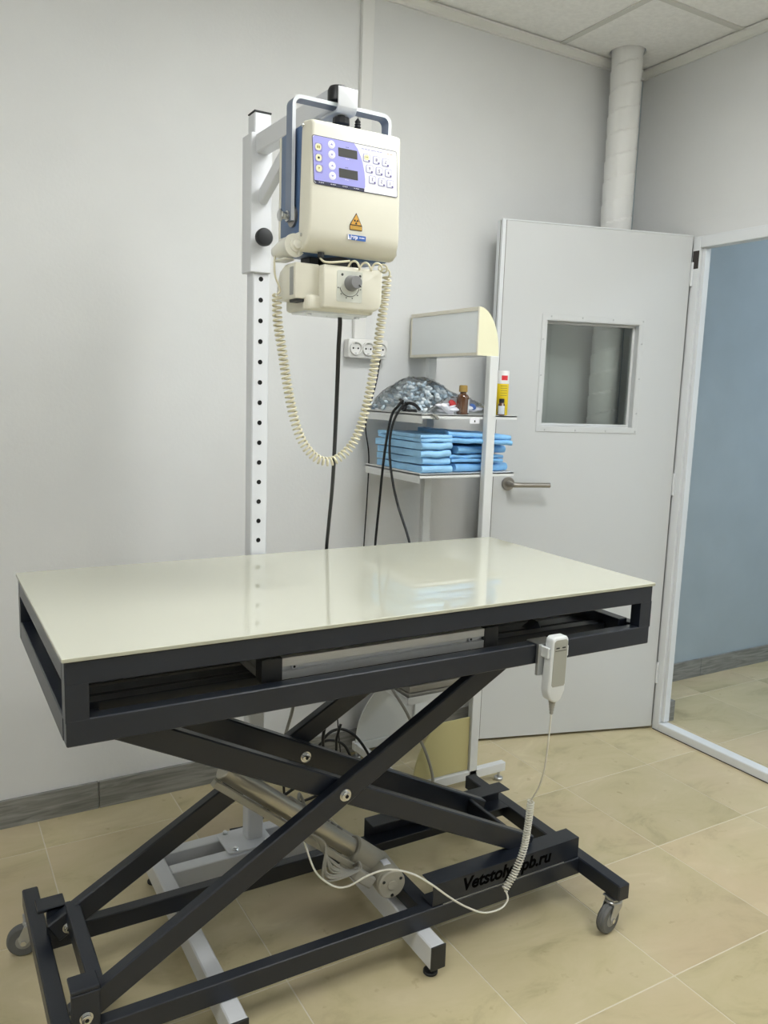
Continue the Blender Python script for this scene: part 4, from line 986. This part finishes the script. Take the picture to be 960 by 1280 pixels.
# folded blue sheets: each a stack of U-folded layers
def sheet(x0, x1, y0, y1, z, h, m, layers, rot=0, tilt=0, seed=0, droop=0):
    rnd = random.Random(seed); b_ = BM(); ny, nx = 10, 12
    lh = h/layers
    for L_ in range(layers):
        # closed fold profile in yz: rounded front edge
        yo = rnd.uniform(0, .010); zo = z+lh*L_
        prof_ = []
        for q in range(7):
            a = R(-90+180*q/6); prof_.append((y0+yo+lh*.5-lh*.48*math.cos(a), zo+lh*.5+lh*.46*math.sin(a)))
        prof_ = prof_+[(y0+(y1-y0)*k/6+.0, zo+lh*.94) for k in range(2, 7)]+[(y0+(y1-y0)*k/6, zo+lh*.06) for k in range(6, 1, -1)]
        sh0 = rnd.uniform(-.006, .006); sh1 = rnd.uniform(-.006, .004); rings = []
        for i in range(nx+1):
            u = i/nx; x = x0+sh0+(x1+sh1-x0-sh0)*u
            ring_ = []
            for (yy, zz) in prof_:
                wv = .0042*noise.noise(Vector((x*22, yy*22, seed*3+L_*7)))
                dz = wv*1.0-droop*max(0, .25-u)*.02
                ring_.append(b_.verts.new((x+.004*noise.noise(Vector((yy*30, seed, L_*3)))*(1-2*u), yy+.004*noise.noise(Vector((x*25, zz*10, seed+L_))), zz+dz)))
            rings.append(ring_)
        m_ = len(prof_)
        for A_, B_ in zip(rings, rings[1:]):
            for k in range(m_): b_.faces.new((A_[k], A_[(k+1) % m_], B_[(k+1) % m_], B_[k]))
        b_.faces.new(rings[0]); b_.faces.new(rings[-1][::-1])
    c = Vector(((x0+x1)/2, (y0+y1)/2, z))
    mt_ = Matrix.Translation(c) @ Matrix.Rotation(rot, 4, 'Z') @ Matrix.Rotation(tilt, 4, 'Y') @ Matrix.Translation(-c)
    bmesh.ops.transform(b_, matrix=mt_, verts=b_.verts)
    return obj('folded_sheet', b_, m, None, angle=50)
names_ = ('lowest', 'second from the bottom', 'middle one', 'second from the top', 'topmost')
for k in range(5):
    o = sheet(1.412, 1.532, -.420, -.12, 1.1265+.0252*k, .0245, 'cloth_blue', 1+(k == 4), rot=R((0, 1.5, -1, .8, -1.8)[k]), seed=k+1, tilt=R(0))
    tag(o, 'light blue folded sheet, %s of the neat left stack' % names_[k], 'folded sheet', 'left stack of folded sheets')
rs = [(1.548, 1.775, .030, 1, 2), (1.552, 1.758, .026, 2, -6), (1.556, 1.768, .028, 1, 4)]
z = 1.1265
for k, (a, b, h, l_, rt) in enumerate(rs):
    o = sheet(a, b, -.412, -.13, z, h-.001, 'cloth_blue_deep', l_, rot=R(rt), seed=20+k)
    tag(o, 'mid blue folded sheet, %s of the untidy right stack' % ('lowest', 'second from the bottom', 'third from the bottom')[k], 'folded sheet', 'right stack of folded sheets'); z += h+.0025
o = sheet(1.545, 1.780, -.435, -.16, z+.004, .036, 'cloth_blue_deep', 2, rot=R(-10), tilt=R(2.5), seed=31)
tag(o, 'large blue folded sheet lying askew on top of the right stack', 'folded sheet', 'right stack of folded sheets')

# bag of pads and lower bag on the top shelf
def bag(name, x0, x1, y0, y1, z, h, seed, m='clear_plastic', peak=.5):
    b_ = BM(); n1, n2 = 26, 18; rnd = seed
    G_ = []
    for i in range(n1+1):
        row = []
        for j in range(n2+1):
            u, v = i/n1, j/n2
            x = x0+(x1-x0)*u; y = y0+(y1-y0)*v
            e = max(0, math.sin(math.pi*u**peak))**.62*max(0, math.sin(math.pi*v))**.45
            zz = z+.002+h*e*(1+.10*noise.noise(Vector((u*5, v*5, rnd))))+.007*noise.noise(Vector((u*22, v*16, rnd+3)))*min(1, e*2)
            row.append(b_.verts.new((x+.006*noise.noise(Vector((u*9, v*9, rnd+9))), y, max(z+.001, zz))))
        G_.append(row)
    for i in range(n1):
        for j in range(n2): b_.faces.new((G_[i][j], G_[i+1][j], G_[i+1][j+1], G_[i][j+1]))
    return obj(name, b_, m, None, angle=180)
bgo = bag('pad_bag', 1.398, 1.70, -.335, -.05, 1.319, .120, 2.0, peak=.8); tag(bgo, 'clear plastic bag of small grey-blue pads on the upper shelf', 'bag')
b_ = BM(); rnd = random.Random(5); cnt = 0
while cnt < 300:
    u, v = rnd.random(), rnd.random(); e = max(0, math.sin(math.pi*u**.8))**.62*max(0, math.sin(math.pi*v))**.45
    hmax = .118*e-.016
    if hmax < .008: continue
    w_ = rnd.random()**.6*hmax
    x = 1.398+.302*u; y = -.335+.285*v; zz = 1.325+w_
    mt_ = Matrix.Translation((x, y, zz)) @ Matrix.Rotation(rnd.uniform(0, 3), 4, 'X') @ Matrix.Rotation(rnd.uniform(0, 3), 4, 'Z') @ Matrix.Diagonal((rnd.uniform(.009, .016), rnd.uniform(.007, .010), rnd.uniform(.004, .007), 1))
    bmesh.ops.create_icosphere(b_, subdivisions=1, radius=1, matrix=mt_); cnt += 1
for f in b_.faces: f.material_index = 0
o = obj('pads', b_, ['pad_grey', 'pad_light'], None, angle=180)
for i, p in enumerate(o.data.polygons):
    p.material_index = 1 if (i//20) % 2 == 0 else 0
o.parent = bgo; o['kind'] = 'stuff'
b2 = bag('wrapper_bag', 1.47, 1.70, -.420, -.340, 1.319, .055, 8.0, peak=.9); tag(b2, 'low clear bag of white packets in front of the pad bag', 'bag')
b_ = BM(); rnd = random.Random(9)
for k in range(14):
    mt_ = Matrix.Translation((rnd.uniform(1.50, 1.66), rnd.uniform(-.40, -.36), 1.330+.018*rnd.random())) @ Matrix.Rotation(rnd.uniform(0, 3), 4, 'Z') @ Matrix.Rotation(rnd.uniform(-.4, .4), 4, 'X') @ Matrix.Diagonal((.028, .018, .006, 1))
    bmesh.ops.create_icosphere(b_, subdivisions=2, radius=1, matrix=mt_)
o = obj('packets', b_, 'label_white', None, angle=180); o.parent = b2; o['kind'] = 'stuff'
def patch(name, m, c, r, par):
    b_ = BM(); bmesh.ops.create_icosphere(b_, subdivisions=2, radius=1, matrix=Matrix.Translation(c) @ Matrix.Rotation(.6, 4, 'Y') @ Matrix.Diagonal((r[0], r[1], r[2], 1))); o = obj(name, b_, m, None, angle=180); o.parent = par; return o
patch('red_packet', 'label_red', (1.545, -.385, 1.352), (.018, .008, .012), b2); patch('blue_packet', 'logo_blue', (1.628, -.385, 1.344), (.014, .010, .010), b2)
o = patch('white_packet', 'label_white', (1.515, -.400, 1.334), (.032, .012, .012), b2)

# black clip holding the cables at the shelf corner
ck = thing('cable_clip', 'black clip and cable ends on the left edge of the upper shelf', 'clip', (1.41, -.31, 1.32))
b_ = BM(); add_box(b_, 1.4025, 1.436, -.345, -.300, 1.3185, 1.330, .004); add_box(b_, 1.396, 1.412, -.318, -.300, 1.324, 1.346, .004); obj('clip_body', b_, 'black_plastic', ck)
b_ = BM(); add_tube(b_, [(1.404, -.305, 1.338), (1.415, -.320, 1.350), (1.425, -.345, 1.344), (1.430, -.365, 1.330)], .0055, 8); obj('cable_end', b_, 'black_rubber', ck)
b_ = BM(); add_tube(b_, [(1.404, -.305, 1.340), (1.408, -.285, 1.356), (1.412, -.270, 1.360)], .0050, 8); obj('cable_end', b_, 'black_rubber', ck)
b_ = BM(); add_prism(b_, [(1.433, 1.3185), (1.450, 1.3185), (1.462, 1.306), (1.458, 1.300), (1.446, 1.311)], 'y', -.435, -.40, .001, 1); obj('grey_bracket', b_, 'cable_grey', tr2)

def bottle(name, x, y, z, prof, m, lab, cat, n=28, group=None):
    t = thing(name, lab, cat, (x, y, z), group)
    b_ = BM(); add_lathe(b_, (x, y, z), (0, 0, 1), prof, n); obj('body', b_, m, t, angle=50); return t
zs = 1.3185
bt = bottle('brown_bottle', 1.572, -.405, zs, [(0, .018), (.002, .0205), (.056, .0205), (.064, .017), (.068, .0105), (.076, .0105)], 'brown_glass', 'small brown glass bottle with gold cap on the upper shelf', 'bottle')
b_ = BM(); add_lathe(b_, (1.572, -.405, zs+.074), (0, 0, 1), [(0, .0135), (.002, .0142), (.020, .0135), (.022, .011), (.022, 0)], 28); obj('cap', b_, 'gold_cap', bt)
b_ = BM()
for q in range(9):
    a0, a1 = R(-70+14*q+0), R(-70+14*(q+1))
    P4 = [b_.verts.new((1.572+.0209*math.cos(a), -.405+.0209*math.sin(a), zs+zz)) for a, zz in ((a0, .006), (a1, .006), (a1, .050), (a0, .050))]; b_.faces.new(P4)
obj('paper_label', b_, 'label_paper', bt)
sc = bottle('spray_can', 1.748, -.385, zs, [(0, .021), (.002, .0225), (.108, .0225), (.113, .0205), (.114, .0205)], 'yellow_can', 'yellow and white spray can with a red mark on the upper shelf', 'can')
b_ = BM(); add_lathe(b_, (1.748, -.385, zs+.106), (0, 0, 1), [(0, .0228), (.040, .0228), (.044, .0215), (.044, .019), (.040, .018), (.040, 0)], 28); obj('cap', b_, 'cap_white', sc)
b_ = BM(); zc0 = zs+.118
for q in range(5):
    a0, a1 = R(-135+11*q), R(-135+11*(q+1))
    b_.faces.new([b_.verts.new((1.748+.0232*math.cos(a), -.385+.0232*math.sin(a), zz)) for a, zz in ((a0, zc0), (a1, zc0), (a1, zc0+.016), (a0, zc0+.016))])
obj('red_mark', b_, 'label_red', sc)
for q in range(5):
    b_ = BM(); zz = zs+.098-.008*q
    for w_ in range(6):
        a0, a1 = R(-140+10*w_), R(-140+10*(w_+1)); b_.faces.new([b_.verts.new((1.748+.0228*math.cos(a), -.385+.0228*math.sin(a), v)) for a, v in ((a0, zz), (a1, zz), (a1, zz+.002), (a0, zz+.002))])
    obj('printed_line', b_, 'ink_olive', sc)
for (x, y, h, cm_, lb, pm) in ((1.722, -.420, .036, 'black_plastic', 'small dark vial with black cap before the yellow spray can', 'label_paper'), (1.690, -.410, .030, 'red_brown', 'small vial with dark red cap half hidden behind the trolley post', 'label_paper')):
    vt = bottle('vial', x, y, zs, [(0, .0105), (.001, .012), (h, .012), (h+.005, .008), (h+.008, .008)], 'brown_glass' if cm_ == 'black_plastic' else 'pad_light', lb, 'vial', 20)
    b_ = BM(); add_lathe(b_, (x, y, zs+h+.007), (0, 0, 1), [(0, .0092), (.012, .0090), (.013, .007), (.013, 0)], 20); obj('cap', b_, cm_, vt)
    b_ = BM()
    for q in range(8):
        a0, a1 = R(-180+14*q), R(-180+14*(q+1)); b_.faces.new([b_.verts.new((x+.0124*math.cos(a), y+.0124*math.sin(a), zs+zz)) for a, zz in ((a0, .004), (a1, .004), (a1, h-.004), (a0, h-.004))])
    obj('paper_label', b_, pm, vt)
